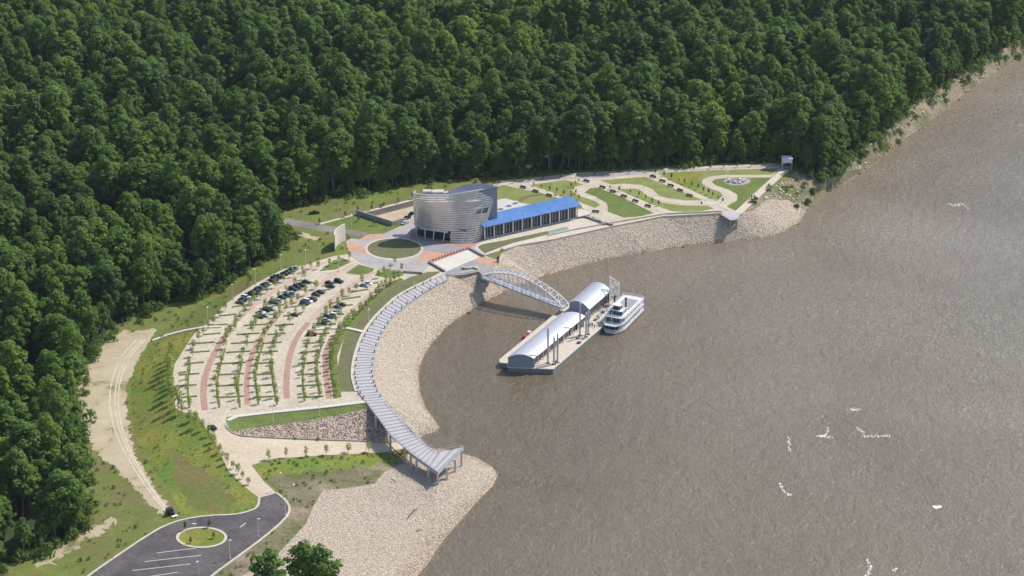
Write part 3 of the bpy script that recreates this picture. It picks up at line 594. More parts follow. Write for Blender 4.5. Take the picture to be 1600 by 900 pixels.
# how far each tree can be seen: inside the frame, the nearest first
xx = pts[:, 0] / (pts[:, 1] * cp + (HC - hz) * sp_) * FPX + 800; yy = 450 - FPX * ((hz + 12 - HC) * cp + pts[:, 1] * sp_) / (pts[:, 1] * cp - (hz + 12 - HC) * sp_)
vis = (xx > 8) & (xx < 1592) & (yy > 20) & (yy < 892)
edge = np.array([min(math.hypot(x - a, y - b_) for a, b_ in fw[::1]) for x, y in pts])
order = np.argsort(np.where(vis & ~ismid, dep * (1 - .10 * (edge < 25)), 1e9)); near = order[:296]; rest = np.setdiff1d(np.arange(len(pts)), near)
ZL = [('tall dark green tree of the wood on the left, beyond the dirt track', 'trees of the wood beside the dirt track'),
      ('tall broadleaf tree in the wood left of the access road', 'trees of the wood left of the access road'),
      ('tall slender tree at the edge of the wood behind museum and park', 'trees of the wood behind museum and park')]
ZW = ['the wood left of the dirt track', 'the wood left of the access road', 'the wood behind museum and park']
roots = []
for n_, i in enumerate(near):
    x, y = pts[i]; zn = 0 if xx[i] < 240 and yy[i] > 430 else (1 if xx[i] < 430 else 2)
    eg = edge[i] < 13; r = empty('forest_tree', (x, y, hz[i]), ('tree standing at the very edge of ' if eg else 'tree with leafy crown inside ') + ZW[zn], 'tree', ('trees at the edge of ' if eg else 'trees inside ') + ZW[zn], rng.uniform(0, 6.28)); s_ = float(scl[i]); r.scale = (s_ * rng.uniform(.85, 1.2), s_ * rng.uniform(.85, 1.2), s_ * rng.uniform(.82, 1.15))
    for me, nm in ((VAR[var[i]][0], 'crown'), (VAR[var[i]][1], 'trunk')):
        o = bpy.data.objects.new(nm, me); C.objects.link(o); o.parent = r
    roots.append((r, var[i]))
src = {}
for r, v_ in roots: src.setdefault(int(v_), r)
def scatter(name, P3, rot, sc3, vr, sources, label, cat):
    me = bpy.data.meshes.new(name); me.vertices.add(len(P3)); me.vertices.foreach_set('co', np.asarray(P3, float).ravel())
    for an, ty, arr, key in (('rot', 'FLOAT_VECTOR', rot, 'vector'), ('scl', 'FLOAT_VECTOR', sc3, 'vector'), ('variant', 'INT', vr, 'value')):
        a = me.attributes.new(an, ty, 'POINT'); a.data.foreach_set(key, np.asarray(arr).ravel())
    o = bpy.data.objects.new(name, me); C.objects.link(o); tag(o, label, cat, kind='stuff')
    g = bpy.data.node_groups.new(name, 'GeometryNodeTree'); g.interface.new_socket('Geometry', in_out='INPUT', socket_type='NodeSocketGeometry'); g.interface.new_socket('Geometry', in_out='OUTPUT', socket_type='NodeSocketGeometry')
    gi = g.nodes.new('NodeGroupInput'); go = g.nodes.new('NodeGroupOutput'); J = g.nodes.new('GeometryNodeJoinGeometry')
    def attr(nm, ty):
        a = g.nodes.new('GeometryNodeInputNamedAttribute'); a.data_type = ty; a.inputs[0].default_value = nm; return [x for x in a.outputs if x.enabled and x.name == 'Attribute'][0]
    ar, as_, av = attr('rot', 'FLOAT_VECTOR'), attr('scl', 'FLOAT_VECTOR'), attr('variant', 'INT')
    for k_, objs in sources.items():
        iop = g.nodes.new('GeometryNodeInstanceOnPoints'); cm = g.nodes.new('FunctionNodeCompare'); cm.data_type = 'INT'; cm.operation = 'EQUAL'
        ii = [x for x in cm.inputs if x.enabled]; g.links.new(av, ii[0]); ii[1].default_value = k_
        j2 = g.nodes.new('GeometryNodeJoinGeometry')
        for ob in objs:
            oi = g.nodes.new('GeometryNodeObjectInfo'); oi.inputs['Object'].default_value = ob; oi.transform_space = 'ORIGINAL'; g.links.new(oi.outputs['Geometry'], j2.inputs[0])
        g.links.new(gi.outputs[0], iop.inputs['Points']); g.links.new(cm.outputs[0], iop.inputs['Selection']); g.links.new(j2.outputs[0], iop.inputs['Instance'])
        g.links.new(ar, iop.inputs['Rotation']); g.links.new(as_, iop.inputs['Scale']); g.links.new(iop.outputs[0], J.inputs[0])
    g.links.new(J.outputs[0], go.inputs[0]); md = o.modifiers.new('scatter', 'NODES'); md.node_group = g
    return o
n = len(rest); zr = scl[rest]
scatter('forest', np.c_[pts[rest], hz[rest]], np.c_[np.zeros(n), np.zeros(n), rng.uniform(0, 6.28, n)], np.c_[zr * rng.uniform(.85, 1.25, n), zr * rng.uniform(.85, 1.25, n), zr * rng.uniform(.82, 1.15, n)], var[rest].astype(np.int32),
        {k_: list(r.children) for k_, r in src.items()}, 'dense green broadleaf forest filling the land behind the river bank', 'forest')
print('TREES', len(pts))
# undergrowth along the wood's edge and scrub on shore and spit: low bushes nobody could count
bush = quads_mesh('bush_foliage', leaf_cloud([(0, 0, 1.2, 1.6), (1.4, .5, .9, 1.2), (-1.1, .9, .8, 1.1), (.2, -1.3, .9, 1.2)], 260, .32, seed=5), M['leaf_bush'])
def bushes(name, pl, smin, smax, label):
    v = []; g = np.random.default_rng(3); base = np.empty(len(bush.vertices) * 3); bush.vertices.foreach_get('co', base); base = base.reshape(-1, 4, 3)
    for x, y, z in pl:
        s_ = g.uniform(smin, smax); a = g.uniform(0, 6.28); q = base[g.choice(len(base), int(40 + 70 * min(1, s_)), replace=False)] * s_
        q = np.stack([q[..., 0] * math.cos(a) - q[..., 1] * math.sin(a), q[..., 0] * math.sin(a) + q[..., 1] * math.cos(a), q[..., 2] * g.uniform(.8, 1.5)], -1); v.append(q + np.array([x, y, z]))
    me = quads_mesh(name, np.concatenate(v).reshape(-1, 3), M['leaf_bush']); o = bpy.data.objects.new(name, me); C.objects.link(o); return tag(o, label, 'undergrowth', kind='stuff')
us = []
for (x0, y0), (x1, y1) in zip(fw[:-1], fw[1:]):
    L = math.hypot(x1 - x0, y1 - y0)
    for t in range(int(L / 1.8)):
        u = random.random(); x = x0 + (x1 - x0) * u + random.gauss(0, 3); y = y0 + (y1 - y0) * u + random.gauss(0, 3); us.append((x, y))
us = np.array(us); us = us[us[:, 1] < 1900]; bushes('undergrowth', np.c_[us, hgt(us)], .5, 1.7, 'low green undergrowth along the edge of the wood')
sh = sample_faces(faces_of('shore_mud'), 60); 
bushes('shore_scrub', sh[sh[:, 2] > 3.0], .3, 1.2, 'scattered low scrub on the natural shore')
ss = np.concatenate([sample_faces(faces_of('scrub_strip'), 30), sample_faces(faces_of('green_strip'), 14)])
bushes('spit_weeds', ss, .12, .45, 'weeds and low plants on the rough ground beside the turnaround')
ds = sample_faces(faces_of('embankment'), 16); bushes('embankment_weeds', ds, .08, .3, 'tufts of grass on the long embankment')
ds = sample_faces(faces_of('grass_verge'), 45); ds = ds[~inside([(P(*a, 11).x, P(*a, 11).y) for a in [(660, 425), (590, 475), (560, 505), (540, 600), (575, 640), (602, 640), (600, 560), (625, 500), (705, 440)]], ds[:, :2])]; bushes('verge_weeds', ds, .1, .5, 'tall weeds scattered through the grass verge')
# bigger shrubs at the park's far corner
for i, (px, py, s_) in enumerate([(1283, 283, 1.6), (1302, 276, 1.9), (1318, 262, 1.5), (1268, 276, 1.3), (1345, 246, 1.3), (1270, 302, 1.0), (1262, 318, .9), (1245, 325, .7)]):
    p = G1(px, py); o = bpy.data.objects.new('shrub', bush); C.objects.link(o); o.location = p; o.scale = (s_, s_, s_ * 1.3); o.rotation_euler = (0, 0, i * 1.3)
    tag(o, 'green shrub on the shore beyond the white pavilion', 'shrub', 'shrubs beyond the white pavilion')
# the crowns that rise into the bottom of the frame, and single trees standing before the wood
def lone(px, py, v_, s_, label, group=None):
    p = G1(px, py) if py < 900 else P(px, py, 7); r = empty('tree', p, label, 'tree', group, px * .1); r.scale = (s_, s_, s_)
    for me, nm in ((VAR[v_][0], 'crown'), (VAR[v_][1], 'trunk')):
        o = bpy.data.objects.new(nm, me); C.objects.link(o); o.parent = r
    return r
lone(474, 932, 4, 1.2, 'bushy dark green tree at the bottom edge, middle of the three')
lone(420, 955, 4, 1.3, 'lower bushy green tree at the bottom edge, leftmost of the three')
lone(506, 945, 4, 1.25, 'bushy green tree at the bottom edge, rightmost of the three')
lone(318, 466, 3, .72, 'slender dark tree with bare trunk standing alone before the wood above the car park')
lone(436, 398, 2, .72, 'ivy-covered tree standing alone left of the tall white wall')
lone(384, 402, 5, 1.2, 'thin tree on the grass left of the ivy-covered tree')
lone(345, 440, 2, .8, 'leafy tree at the wood edge above the outer row of cars')
# saplings
def sapling_meshes(seed, H, wd, nq, mat):
    g = random.Random(seed); lob = [(g.uniform(-.25, .25), g.uniform(-.25, .25), H * t, wd * (1.15 - .7 * abs(t - .55))) for t in (.38, .52, .66, .8, .92)]
    cr = quads_mesh('crown', leaf_cloud(lob, nq, .19, seed=seed), mat); b = MB(); b.tube((0, 0, -.2), (0, 0, H * .8), .09, .04, 5)
    for L in lob[:3]: b.tube((0, 0, L[2] * .7), L[:3], .04, .02, 4)
    me = bpy.data.meshes.new('trunk'); me.from_pydata(b.v, [], b.f); me.materials.append(M['bark']); me.update(); return cr, me
SAP = [sapling_meshes(i, H, wd, nq, M['leaf_pale']) for i, (H, wd, nq) in enumerate([(5.2, 1.05, 210), (4.6, 1.0, 170), (5.8, .95, 180), (4.2, 1.05, 190)])]
SAPD = [sapling_meshes(20 + i, H, wd, nq, M['leaf_bush']) for i, (H, wd, nq) in enumerate([(3.6, .55, 110), (3.2, .5, 90)])]
def sapling(x, y, z, label, group, s_=1.0, dark=False, name='young_tree'):
    v_ = random.choice(SAPD if dark else SAP); r = empty(name, (x, y, z), label, 'young tree', group, random.uniform(0, 6.28)); r.scale = (s_, s_, s_ * random.uniform(.85, 1.15))
    for me, nm in zip(v_, ('crown', 'trunk')):
        o = bpy.data.objects.new(nm, me); C.objects.link(o); o.parent = r
def row(line, step, label, group, s_=1.0, dark=False, jit=.5, skip=0.0):
    W_ = dens([tuple(q) for q in G(line)], step)
    for p in W_:
        if random.random() < skip: continue
        x, y = p[0] + random.uniform(-jit, jit), p[1] + random.uniform(-jit, jit); sapling(x, y, hgt([(x, y)])[0], label, group, s_ * random.uniform(.75, 1.15), dark)
ROWS = [([(296, 637), (293, 603), (296, 569), (304, 545), (317, 524), (333, 506), (352, 486)], 'outermost car park row, beside the long embankment', 6.5),
        ([(343, 637), (338, 600), (345, 567), (356, 533), (376, 499), (406, 467), (442, 441), (487, 419)], 'car park row just right of the outermost brick band', 6.0),
        ([(375, 637), (371, 600), (379, 556), (393, 520), (414, 484), (447, 456), (475, 436)], 'car park row just left of the second brick band', 6.5),
        ([(404, 632), (398, 590), (404, 560), (418, 519), (438, 494), (464, 472), (495, 452)], 'car park row just right of the second brick band', 6.0),
        ([(433, 632), (425, 590), (425, 560), (434, 532), (452, 506), (474, 487)], 'car park row left of its central aisle', 6.0),
        ([(476, 626), (472, 590), (478, 550), (492, 520), (510, 495), (536, 470), (566, 446)], 'car park row right of the third brick band', 6.2),
        ([(500, 621), (494, 585), (497, 555), (511, 522), (530, 495)], 'car park row left of the innermost brick band', 5.5),
        ([(524, 617), (518, 585), (519, 553), (533, 522), (550, 502), (571, 481), (598, 455), (622, 438)], 'grassy strip beside the innermost brick band', 3.6)]
for l_, d_, st_ in ROWS: row(l_, st_, 'slender pale young tree in the ' + d_, 'young trees, ' + d_)
row([(318, 672), (333, 692), (349, 716), (372, 740), (390, 757)], 4.2, 'pale young tree beside the road down to the turnaround', 'young trees beside the road to the turnaround', .95)
row([(270, 560), (266, 590), (268, 622), (284, 648), (308, 668)], 5.2, 'leafy young tree on top of the embankment left of the car park', 'young trees on top of the embankment', 1.55)
row([(421, 718), (447, 716), (480, 714), (512, 711), (545, 708), (575, 707)], 6, 'young tree along the lower edge of the service road', 'young trees below the service road', 1.0)
row([(498, 421), (545, 405)], 6, 'young tree at the top of the car park beside the forecourt', 'young trees at the top of the car park', .9)
row([(592, 434), (618, 414), (628, 424)], 5, 'young tree on the small lawn below the forecourt', 'young trees below the forecourt', .9)
row([(500, 350), (540, 339), (600, 323), (645, 311)], 8, 'small dark young tree along the kerb of the service drive', 'young trees along the service drive', 1.1, True, .2)
row([(560, 346), (585, 352), (605, 357)], 6, 'small dark young tree before the retaining wall', 'young trees before the retaining wall', 1.0, True, .2)
row([(780, 288), (850, 281), (930, 274), (1010, 269), (1110, 264), (1215, 258.5)], 7.5, 'small young tree along the drive at the back of the park', 'young trees along the back of the park', .85, True, .3)
row([(833, 291), (870, 301), (905, 312)], 5, 'small young tree on the lawn beside the westernmost park walk', 'young trees beside the westernmost park walk', .8, True)
row([(905, 284), (893, 293), (900, 303)], 5, 'small young tree inside the first bend of the winding path', 'young trees inside the first bend', .8, True)
row([(952, 296), (985, 302), (1010, 312), (1030, 322)], 4.5, 'small young tree between the middle park walk and the winding path', 'young trees between the middle walk and winding path', .85, True)
row([(1025, 272), (1060, 284), (1100, 300), (1130, 316)], 4.5, 'small young tree beside the easternmost park walk', 'young trees beside the easternmost park walk', .9, True)
for px, py, d_ in ((290, 829, 'upper left'), (298, 849, 'lower left'), (327.5, 824, 'upper right'), (334, 841, 'lower right')):
    p = G1(px, py); sapling(p.x, p.y, p.z, 'small dark conical tree on the turnaround island, %s of the four' % d_, 'four small trees on the turnaround island', 1.0, True)

# ------------------------------------------------------------------ curved boardwalk
def lerp(a, b, t): return a + (b - a) * t
PAIRS = [((697, 428), (699, 437)), ((672, 438.5), (683, 445)), ((648, 450), (661, 458)), ((621, 465), (637, 475)), ((602, 482), (619, 490)), ((587, 498), (607, 506)), ((573, 517), (597, 522)),
         ((564, 534), (589, 541)), ((555, 563), (584.5, 562)), ((552.5, 585), (582.5, 582)), ((555, 600), (585.5, 598)), ((561, 615), (591, 612)), ((573, 630), (602, 628)), ((592, 655), (622, 650)),
         ((610, 680), (641, 674)), ((643, 709), (667, 696)), ((670, 728), (683, 707)), ((684, 738), (724, 699))]
ZD = 11.35
bw = wthing('boardwalk', G1(585, 560), 'long curved boardwalk of pale planks along the stone bank, ending in a pointed raised deck', 'boardwalk')
PW = [(P(*a, ZD), P(*b, ZD)) for a, b in PAIRS]
sec = []
for (a, b_), (c, d) in zip(PW[:-1], PW[1:]):
    L = (lerp(a, b_, .5) - lerp(c, d, .5)).length; k_ = max(1, round(L / 3.0))
    sec += [(a.lerp(c, i / k_), b_.lerp(d, i / k_)) for i in range(k_)]
sec.append(PW[-1]); up = Vector((0, 0, 1))
b = MB()
for (a, b_), (c, d) in zip(sec[:-1], sec[1:]): b.hexa([a - up * .4, b_ - up * .4, d - up * .4, c - up * .4], [a, b_, d, c])
b.build('deck', M['deck'], bw)
for i, ((a, b_), (c, d)) in enumerate(zip(sec[:-1], sec[1:])):
    q = [a.lerp(c, .32), b_.lerp(d, .32), d, c]
    b = MB(); b.hexa([p + up * .003 for p in q], [p + up * .10 for p in q]); b.build('plank', M['plank'], bw)
for (px, py) in ((574, 634), (586, 652), (604, 634), (609, 682), (640, 677), (631, 700), (641, 710), (650, 716), (668, 729), (683, 738), (697, 731), (710, 719), (720, 704)):
    t = P(px, py, ZD - .4) + Vector((.2, .6, 0)); g = float(hgt([(t.x, t.y)])[0]); b = MB(); b.box((t.x, t.y, (t.z + g) / 2 - .3), (.9, .9, t.z - g + .6)); b.build('column', M['galv'], bw)
b = MB(); b.beam(PW[12][0] - up * .8, PW[15][0] - up * .8, .4, .9); b.beam(PW[15][0] - up * .8, PW[17][0] - up * .8, .4, .9); b.beam(PW[17][0] - up * .8, PW[17][1] - up * .8, .4, .9); b.beam(PW[12][1] - up * .8, PW[15][1] - up * .8, .4, .9)
b.build('girder', M['galv'], bw)
b = MB()
for ln in ([p[0] for p in PW[12:18]], [p[1] for p in PW[12:18]], [PW[17][0], PW[17][1]]):
    for p, q in zip(ln[:-1], ln[1:]):
        b.beam(p + up * 1.1, q + up * 1.1, .12, .12); n_ = max(1, int((q - p).length / 2.5))
        for i in range(n_): r_ = p.lerp(q, i / n_); b.tube(r_, r_ + up * 1.1, .06, n=4)
b.build('railing', M['galv'], bw)
n_ = 0
for side in (0, 1):                                  # small dark bollard lights on both edges
    acc = 0
    for i in range(2, 13):
        for t in (0.0, .5):
            p = PW[i - 1][side].lerp(PW[i][side], t); p = p.lerp(PW[i - 1][1 - side], .06); n_ += 1
            bb = MB(); bb.box((0, 0, .45), (.42, .42, .9)); bb.box((0, 0, .95), (.6, .6, .14))
            tag(bb.build('bollard', M['dark'], None, (0, 0, 0)), 'small dark bollard light on the %s edge of the curved boardwalk' % ('car park' if side == 0 else 'river'), 'bollard', 'bollards on the %s edge of the boardwalk' % ('car park' if side == 0 else 'river')).location = p + up * .1
# ------------------------------------------------------------------ planting strips between the parking bays
cpk = bpy.data.objects['car_park']
ROWY = [620.5, 602.5, 585, 567.5, 550, 536, 522, 508, 493, 479, 467, 456, 446]
for y in ROWY:
    a_, b_, c_, d_ = [ipx(l_, y) for l_ in (A_, B_, C_, D_)]; f = (b_ - a_) / 68
    for x0, x1 in ((a_ - 43 * f, a_ - 10 * f), (a_ + 20 * f, b_ - 5 * f), (b_ + 10 * f, b_ + 44 * f), (c_ + 17 * f, d_ - 8 * f), (d_ + 8 * f, d_ + 19 * f)):
        sk = 0 if y > 500 else (510 - y) * .05
        p, q = P(x0, y + 1 - sk * 0, 11), P(x1, y - 1.2 - sk, 11); bb = MB(); bb.beam(p + up * .05, q + up * .05, 1.1, .5); bb.build('planting_strip', M['lawn_dark'], cpk)
for l_ in ([(343, 637), (338, 600), (345, 567), (352, 545)], [(375, 637), (371, 600), (379, 560)], [(404, 632), (398, 590), (404, 560), (412, 535)], [(433, 632), (425, 590), (425, 560)], [(476, 626), (472, 590), (477, 560)], [(500, 621), (494, 585), (497, 555), (505, 535)], [(296, 637), (293, 603), (297, 569)]):
    ribbon('planting_bed', 'grass', l_, .8, .12)
# ------------------------------------------------------------------ cars
def car_parts(L, W, H, kind):
    body, gl, rf = MB(), MB(), MB(); h0, h1 = .28, H * .58
    prof = [(-L / 2, h0), (L / 2, h0), (L / 2 + .03, h1 * .75), (L / 2 - .15, h1 * .93), (L * .22, h1), (-L * .42, h1), (-L / 2 + .02, h1 * .9)]
    for s_ in (1,):
        body.hexa([(x, -W / 2, z) for x, z in prof], [(x, W / 2, z) for x, z in prof])
    if kind == 'van': cab = [(-L * .46, L * .24, -L * .43, L * .12)]
    elif kind == 'pickup': cab = [(-L * .12, L * .22, -L * .08, L * .12)]
    else: cab = [(-L * .36, L * .20, -L * .24, L * .06)]
    x0, x1, x2, x3 = cab[0]; w2 = W * .39
    gl.hexa([(x0, -W * .46, h1 + .005), (x1, -W * .46, h1 + .005), (x1, W * .46, h1 + .005), (x0, W * .46, h1 + .005)], [(x2, -w2, H - .06), (x3, -w2, H - .06), (x3, w2, H - .06), (x2, w2, H - .06)])
    rf.hexa([(x2 - .05, -w2 - .03, H - .055), (x3 + .05, -w2 - .03, H - .055), (x3 + .05, w2 + .03, H - .055), (x2 - .05, w2 + .03, H - .055)], [(x2, -w2, H), (x3, -w2, H), (x3, w2, H), (x2, w2, H)])
    return body, gl, rf
CARC = {'black': (.012, .012, .014), 'dark blue': (.015, .03, .07), 'white': (.68, .68, .67), 'silver': (.38, .39, .41), 'dark green': (.02, .05, .035), 'grey': (.12, .125, .135), 'maroon': (.11, .012, .02)}
for c_, v_ in CARC.items(): M['car_' + c_] = NT('car_paint').out(v_, .25, .0)
KD = {'sedan': (4.7, 1.85, 1.45), 'van': (4.9, 1.95, 1.8), 'pickup': (5.5, 2.0, 1.85)}
CM = {}
def mesh_of(mb, name, mat):
    me = bpy.data.meshes.new(name); me.from_pydata(mb.v, [], mb.f); me.materials.append(mat); me.update(); return me
def wheel_mesh(r=.34, w_=.24):
    mb = MB(); mb.tube((0, -w_ / 2, 0), (0, w_ / 2, 0), r, n=12); return mesh_of(mb, 'wheel', M['tyre'])
WH = wheel_mesh()
def car(x, y, z, rz, colour, kind, label, group=None):
    key = (colour, kind); L, W, H = KD[kind]
    if key not in CM:
        bd, gl, rf = car_parts(L, W, H, kind); CM[key] = [mesh_of(bd, 'body', M['car_' + colour]), mesh_of(gl, 'glass', M['glass']), mesh_of(rf, 'roof', M['car_' + colour])]
    r = empty('parked_car', (x, y, z), label, 'car', group, rz)
    for me, nm in zip(CM[key], ('body', 'glass', 'roof')):
        o = bpy.data.objects.new(nm, me); C.objects.link(o); o.parent = r
    for sx in (-1, 1):
        for sy in (-1, 1):
            o = bpy.data.objects.new('wheel', WH); C.objects.link(o); o.parent = r; o.location = (sx * L * .31, sy * (W / 2 - .08), .34)
def z2(x, y): return (260 + x / 4.444, 380 + y / 4.444)
ORD = ['first', 'second', 'third', 'fourth', 'fifth', 'sixth', 'seventh', 'eighth', 'ninth', 'tenth', 'eleventh', 'twelfth', 'thirteenth', 'fourteenth', 'fifteenth', 'sixteenth']
cars = [('outermost row of cars, from the lower end', A_, [(512, 408), (530, 392), (552, 372), (574, 356), (606, 342), (627, 325), (647, 306), (682, 288), (704, 276), (728, 262), (752, 246), (774, 230), (822, 208), (846, 196), (872, 182), (895, 168)],
         ['grey', 'black', 'white', 'black', 'dark blue', 'black', 'grey', 'dark blue', 'silver', 'maroon', 'dark blue', 'black', 'black', 'dark blue', 'black', 'silver']),
        ('second row of cars, from the lower end', A_, [(645, 508), (680, 500), (655, 476), (690, 462), (722, 452), (748, 406), (776, 396), (806, 372), (836, 358), (868, 344), (880, 316), (908, 302), (932, 288), (972, 266)],
         ['dark green', 'silver', 'white', 'dark green', 'silver', 'grey', 'silver', 'dark green', 'black', 'silver', 'dark green', 'black', 'dark green', 'black']),
        ('third row of cars, from the lower end', B_, [(885, 494), (960, 414), (982, 400), (1010, 388), (1040, 352), (1070, 336), (1138, 296), (1132, 272), (1196, 262)],
         ['dark blue', 'dark green', 'white', 'dark blue', 'dark green', 'dark blue', 'black', 'black', 'black']),
        ('innermost row of cars, from the lower end', C_, [(1082, 552), (1108, 530), (1122, 512), (1150, 496), (1170, 478), (1192, 440), (1214, 424), (1378, 290), (1400, 276)],
         ['dark blue', 'silver', 'dark green', 'white', 'silver', 'grey', 'dark green', 'silver', 'white'])]
kinds = ['sedan', 'van', 'sedan', 'sedan', 'pickup', 'van', 'sedan']
for desc, line, ps, cols in cars:
    for i, (q, c_) in enumerate(zip(ps, cols)):
        px, py = z2(*q); p = P(px, py + 2, 11)
        t = G1(ipx(line, py + 8), py + 8) - G1(ipx(line, py - 8), py - 8); rz = math.atan2(t.y, t.x) + math.pi / 2 + random.uniform(-.04, .04)
        kd = kinds[(i * 3 + len(desc)) % 7]; car(p.x, p.y, 11.0, rz + (math.pi if i % 3 == 0 else 0), c_, kd, '%s %s, %s in the %s' % (c_, {'sedan': 'saloon car', 'van': 'minivan', 'pickup': 'pickup truck'}[kd], ORD[i], desc), 'parked cars, ' + desc.split(',')[0])
p = P(487, 524, 11); car(p.x, p.y, 11, .05, 'maroon', 'van', 'dark red minivan parked alone below the white drain channel')
p = P(332, 669, 10.9); car(p.x, p.y, hgt([(p.x, p.y)])[0], 2.3, 'black', 'sedan', 'black car with bright bonnet on the road beside the grassy slope')
for (px, py), c_, w_ in (((630, 345), 'silver', 'nearest the retaining wall'), ((636, 341.5), 'black', 'second from the retaining wall'), ((633, 349), 'white', 'nearest the round lawn'), ((644, 335), 'black', 'third from the retaining wall')):
    p = P(px, py, 11); car(p.x, p.y, 11, .9, c_, 'sedan', '%s car parked left of the museum, %s' % (c_, w_))
p = G1(491, 334); car(p.x, p.y, p.z, .2, 'dark green', 'pickup', 'dark green pickup truck beside the wood at the service drive')
# ------------------------------------------------------------------ lamps
def lamp_mesh(h):
    b = MB(); b.tube((0, 0, 0), (0, 0, h), .13, .08, 6); b2 = MB(); b2.box((.35, 0, h + .05), (1.2, .45, .18)); b3 = MB(); b3.tube((0, 0, -.1), (0, 0, .45), .3, n=8); return mesh_of(b, 'post', M['white']), mesh_of(b2, 'lamp_head', M['white']), mesh_of(b3, 'base', M['kerb'])
LM = {h: lamp_mesh(h) for h in (6.0, 8.0)}
def lamp(px, py, h, label, group):
    p = G1(px, py) if py < 900 else P(px, py, 8.5); r = empty('street_lamp', p, label, 'street lamp', group, px * .7)
    for me, nm in zip(LM[h], ('post', 'lamp_head', 'base')):
        o = bpy.data.objects.new(nm, me); C.objects.link(o); o.parent = r
for i, (px, py) in enumerate([(311, 906), (359.5, 873), (404, 839), (446, 806)]):
    lamp(px, py, 8.0, 'white lamp post on the right kerb of the turnaround, %s from the bottom' % ORD[i], 'lamps round the turnaround')
lamp(461, 785, 8.0, 'white lamp post on the rough ground right of the turnaround, lower one', 'lamps on the rough ground'); lamp(439, 766, 8.0, 'white lamp post on the rough ground right of the turnaround, upper one', 'lamps on the rough ground')
for i, (px, py) in enumerate([(357, 669), (427, 660), (499, 650)]):
    lamp(px, py, 8.0, 'white lamp post standing on the green slope below the car park, %s from the left' % ORD[i], 'lamps on the green slope')
for i, (px, py) in enumerate([(325, 505), (364.5, 468), (399.5, 444), (439, 421), (478, 414)]):
    lamp(px, py, 8.0, 'white lamp post behind the outermost parking row, %s from the left' % ORD[i], 'lamps behind the outermost parking row')
lamp(529, 424, 6.0, 'white lamp post between the two dark lawns at the top of the car park', 'other lamps'); lamp(646, 448, 6.0, 'white lamp post inside the upper bend of the boardwalk', 'other lamps')
lamp(576, 502, 6.0, 'white lamp post inside the boardwalk beside the middle of the car park', 'other lamps'); lamp(1137, 283, 6.0, 'white lamp post beside the round stone circle in the park', 'other lamps'); lamp(549, 352, 6.0, 'white lamp post on the lawn before the grey retaining wall', 'other lamps')
# ------------------------------------------------------------------ museum
mu = wthing('museum', P(700, 372, 11), 'silver museum building wrapped in a curved screen of steel louvres, with a slanted dark roof', 'building')
def crom(pts, n):
    out = []
    for i in range(len(pts) - 1):
        p0, p1, p2, p3 = pts[max(0, i - 1)], pts[i], pts[i + 1], pts[min(len(pts) - 1, i + 2)]
        for k_ in range(n):
            t = k_ / n; out.append(.5 * ((2 * p1) + (p2 - p0) * t + (2 * p0 - 5 * p1 + 4 * p2 - p3) * t * t + (3 * p1 - p0 - 3 * p2 + p3) * t ** 3))
    return out + [pts[-1]]
ZT = 35.6
topc = crom([P(x, y, ZT) for x, y in ((648, 297), (646, 302), (665, 304.8), (684, 305.4), (705, 304.5), (725, 301.5), (747, 297.5), (763, 295), (777, 293.5), (779, 291))], 5)
botc = crom([P(x, y, 11) for x, y in ((652, 362), (649, 368), (663, 373), (676, 375.5), (692, 377.5), (703, 379), (722, 380.5), (740, 379), (750, 375), (752, 371))], 5)
NU = len(topc); cenp = (P(705, 358, 11)); cenp.z = 0
def sp(u, z, out=0.0):
    t = (z - 11) / (ZT - 11); q = botc[u].lerp(topc[u], t); a, b_ = max(0, u - 1), min(NU - 1, u + 1)
    d = botc[b_].lerp(topc[b_], t) - botc[a].lerp(topc[a], t); n_ = Vector((d.y, -d.x, 0)).normalized(); q = q + n_ * out; q.z = z; return q
ub = 24; nb = 22; zb = np.linspace(11.2, ZT, nb + 1)
for i in range(nb):
    z0, z1 = zb[i], zb[i + 1] - .24; b = MB(); ua = 0 if z0 > 16.3 else (ub if z0 > 12.5 else ub + 1)
    for u in range(ua, NU - 1):
        if 32 <= u <= 37 and 24.3 < z0 < 26.4: continue
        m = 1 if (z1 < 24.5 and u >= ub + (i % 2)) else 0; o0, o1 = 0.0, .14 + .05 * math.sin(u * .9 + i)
        b.hexa([sp(u, z0, o0), sp(u + 1, z0, o0), sp(u + 1, z0, o0 - .12), sp(u, z0, o0 - .12)], [sp(u, z1, o1), sp(u + 1, z1, o1), sp(u + 1, z1, o1 - .12), sp(u, z1, o1 - .12)], m)
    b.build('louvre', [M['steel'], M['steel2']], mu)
for u in range(0, NU, 5):
    b = MB(); zz = 11.0
    b.tube(sp(u, zz, -.6), sp(u, ZT - .2, -.4), .28, n=6); b.build('mast', M['white'], mu)
for u in range(5, NU - 2, 3):
    zs = np.linspace(16.6 if u < ub else 11.2, ZT, 7); b = MB()
    for z0, z1 in zip(zs[:-1], zs[1:]):
        if 32 <= u <= 38 and z0 < 26.5 and z1 > 24: continue
        b.tube(sp(u, z0, .22), sp(u, z1, .22), .09, n=4)
    b.build('mullion', M['white'], mu)
b = MB()
for u in range(4, NU - 6): b.hexa([sp(u, ZT, -.3), sp(u + 1, ZT, -.3), sp(u + 1, ZT, .25), sp(u, ZT, .25)], [sp(u, ZT + .35, -.3), sp(u + 1, ZT + .35, -.3), sp(u + 1, ZT + .35, .25), sp(u, ZT + .35, .25)])
b.build('rim', M['silver'], mu)
core = [sp(u, 22, -2.2) for u in range(2, NU - 3, 2)] + [P(766, 354, 11), P(715, 359, 11), P(658, 363, 11)]
b = MB(); b.prism([(p.x, p.y) for p in core], 17.5, 31.0); b.build('upper_hall', M['flatroof'], mu)
core2 = [botc[u] + (cenp - botc[u]).normalized() * 0 + Vector((0, 2.6, 0)) for u in range(4, NU - 4, 3)] + [P(762, 346, 11), P(658, 354, 11)]
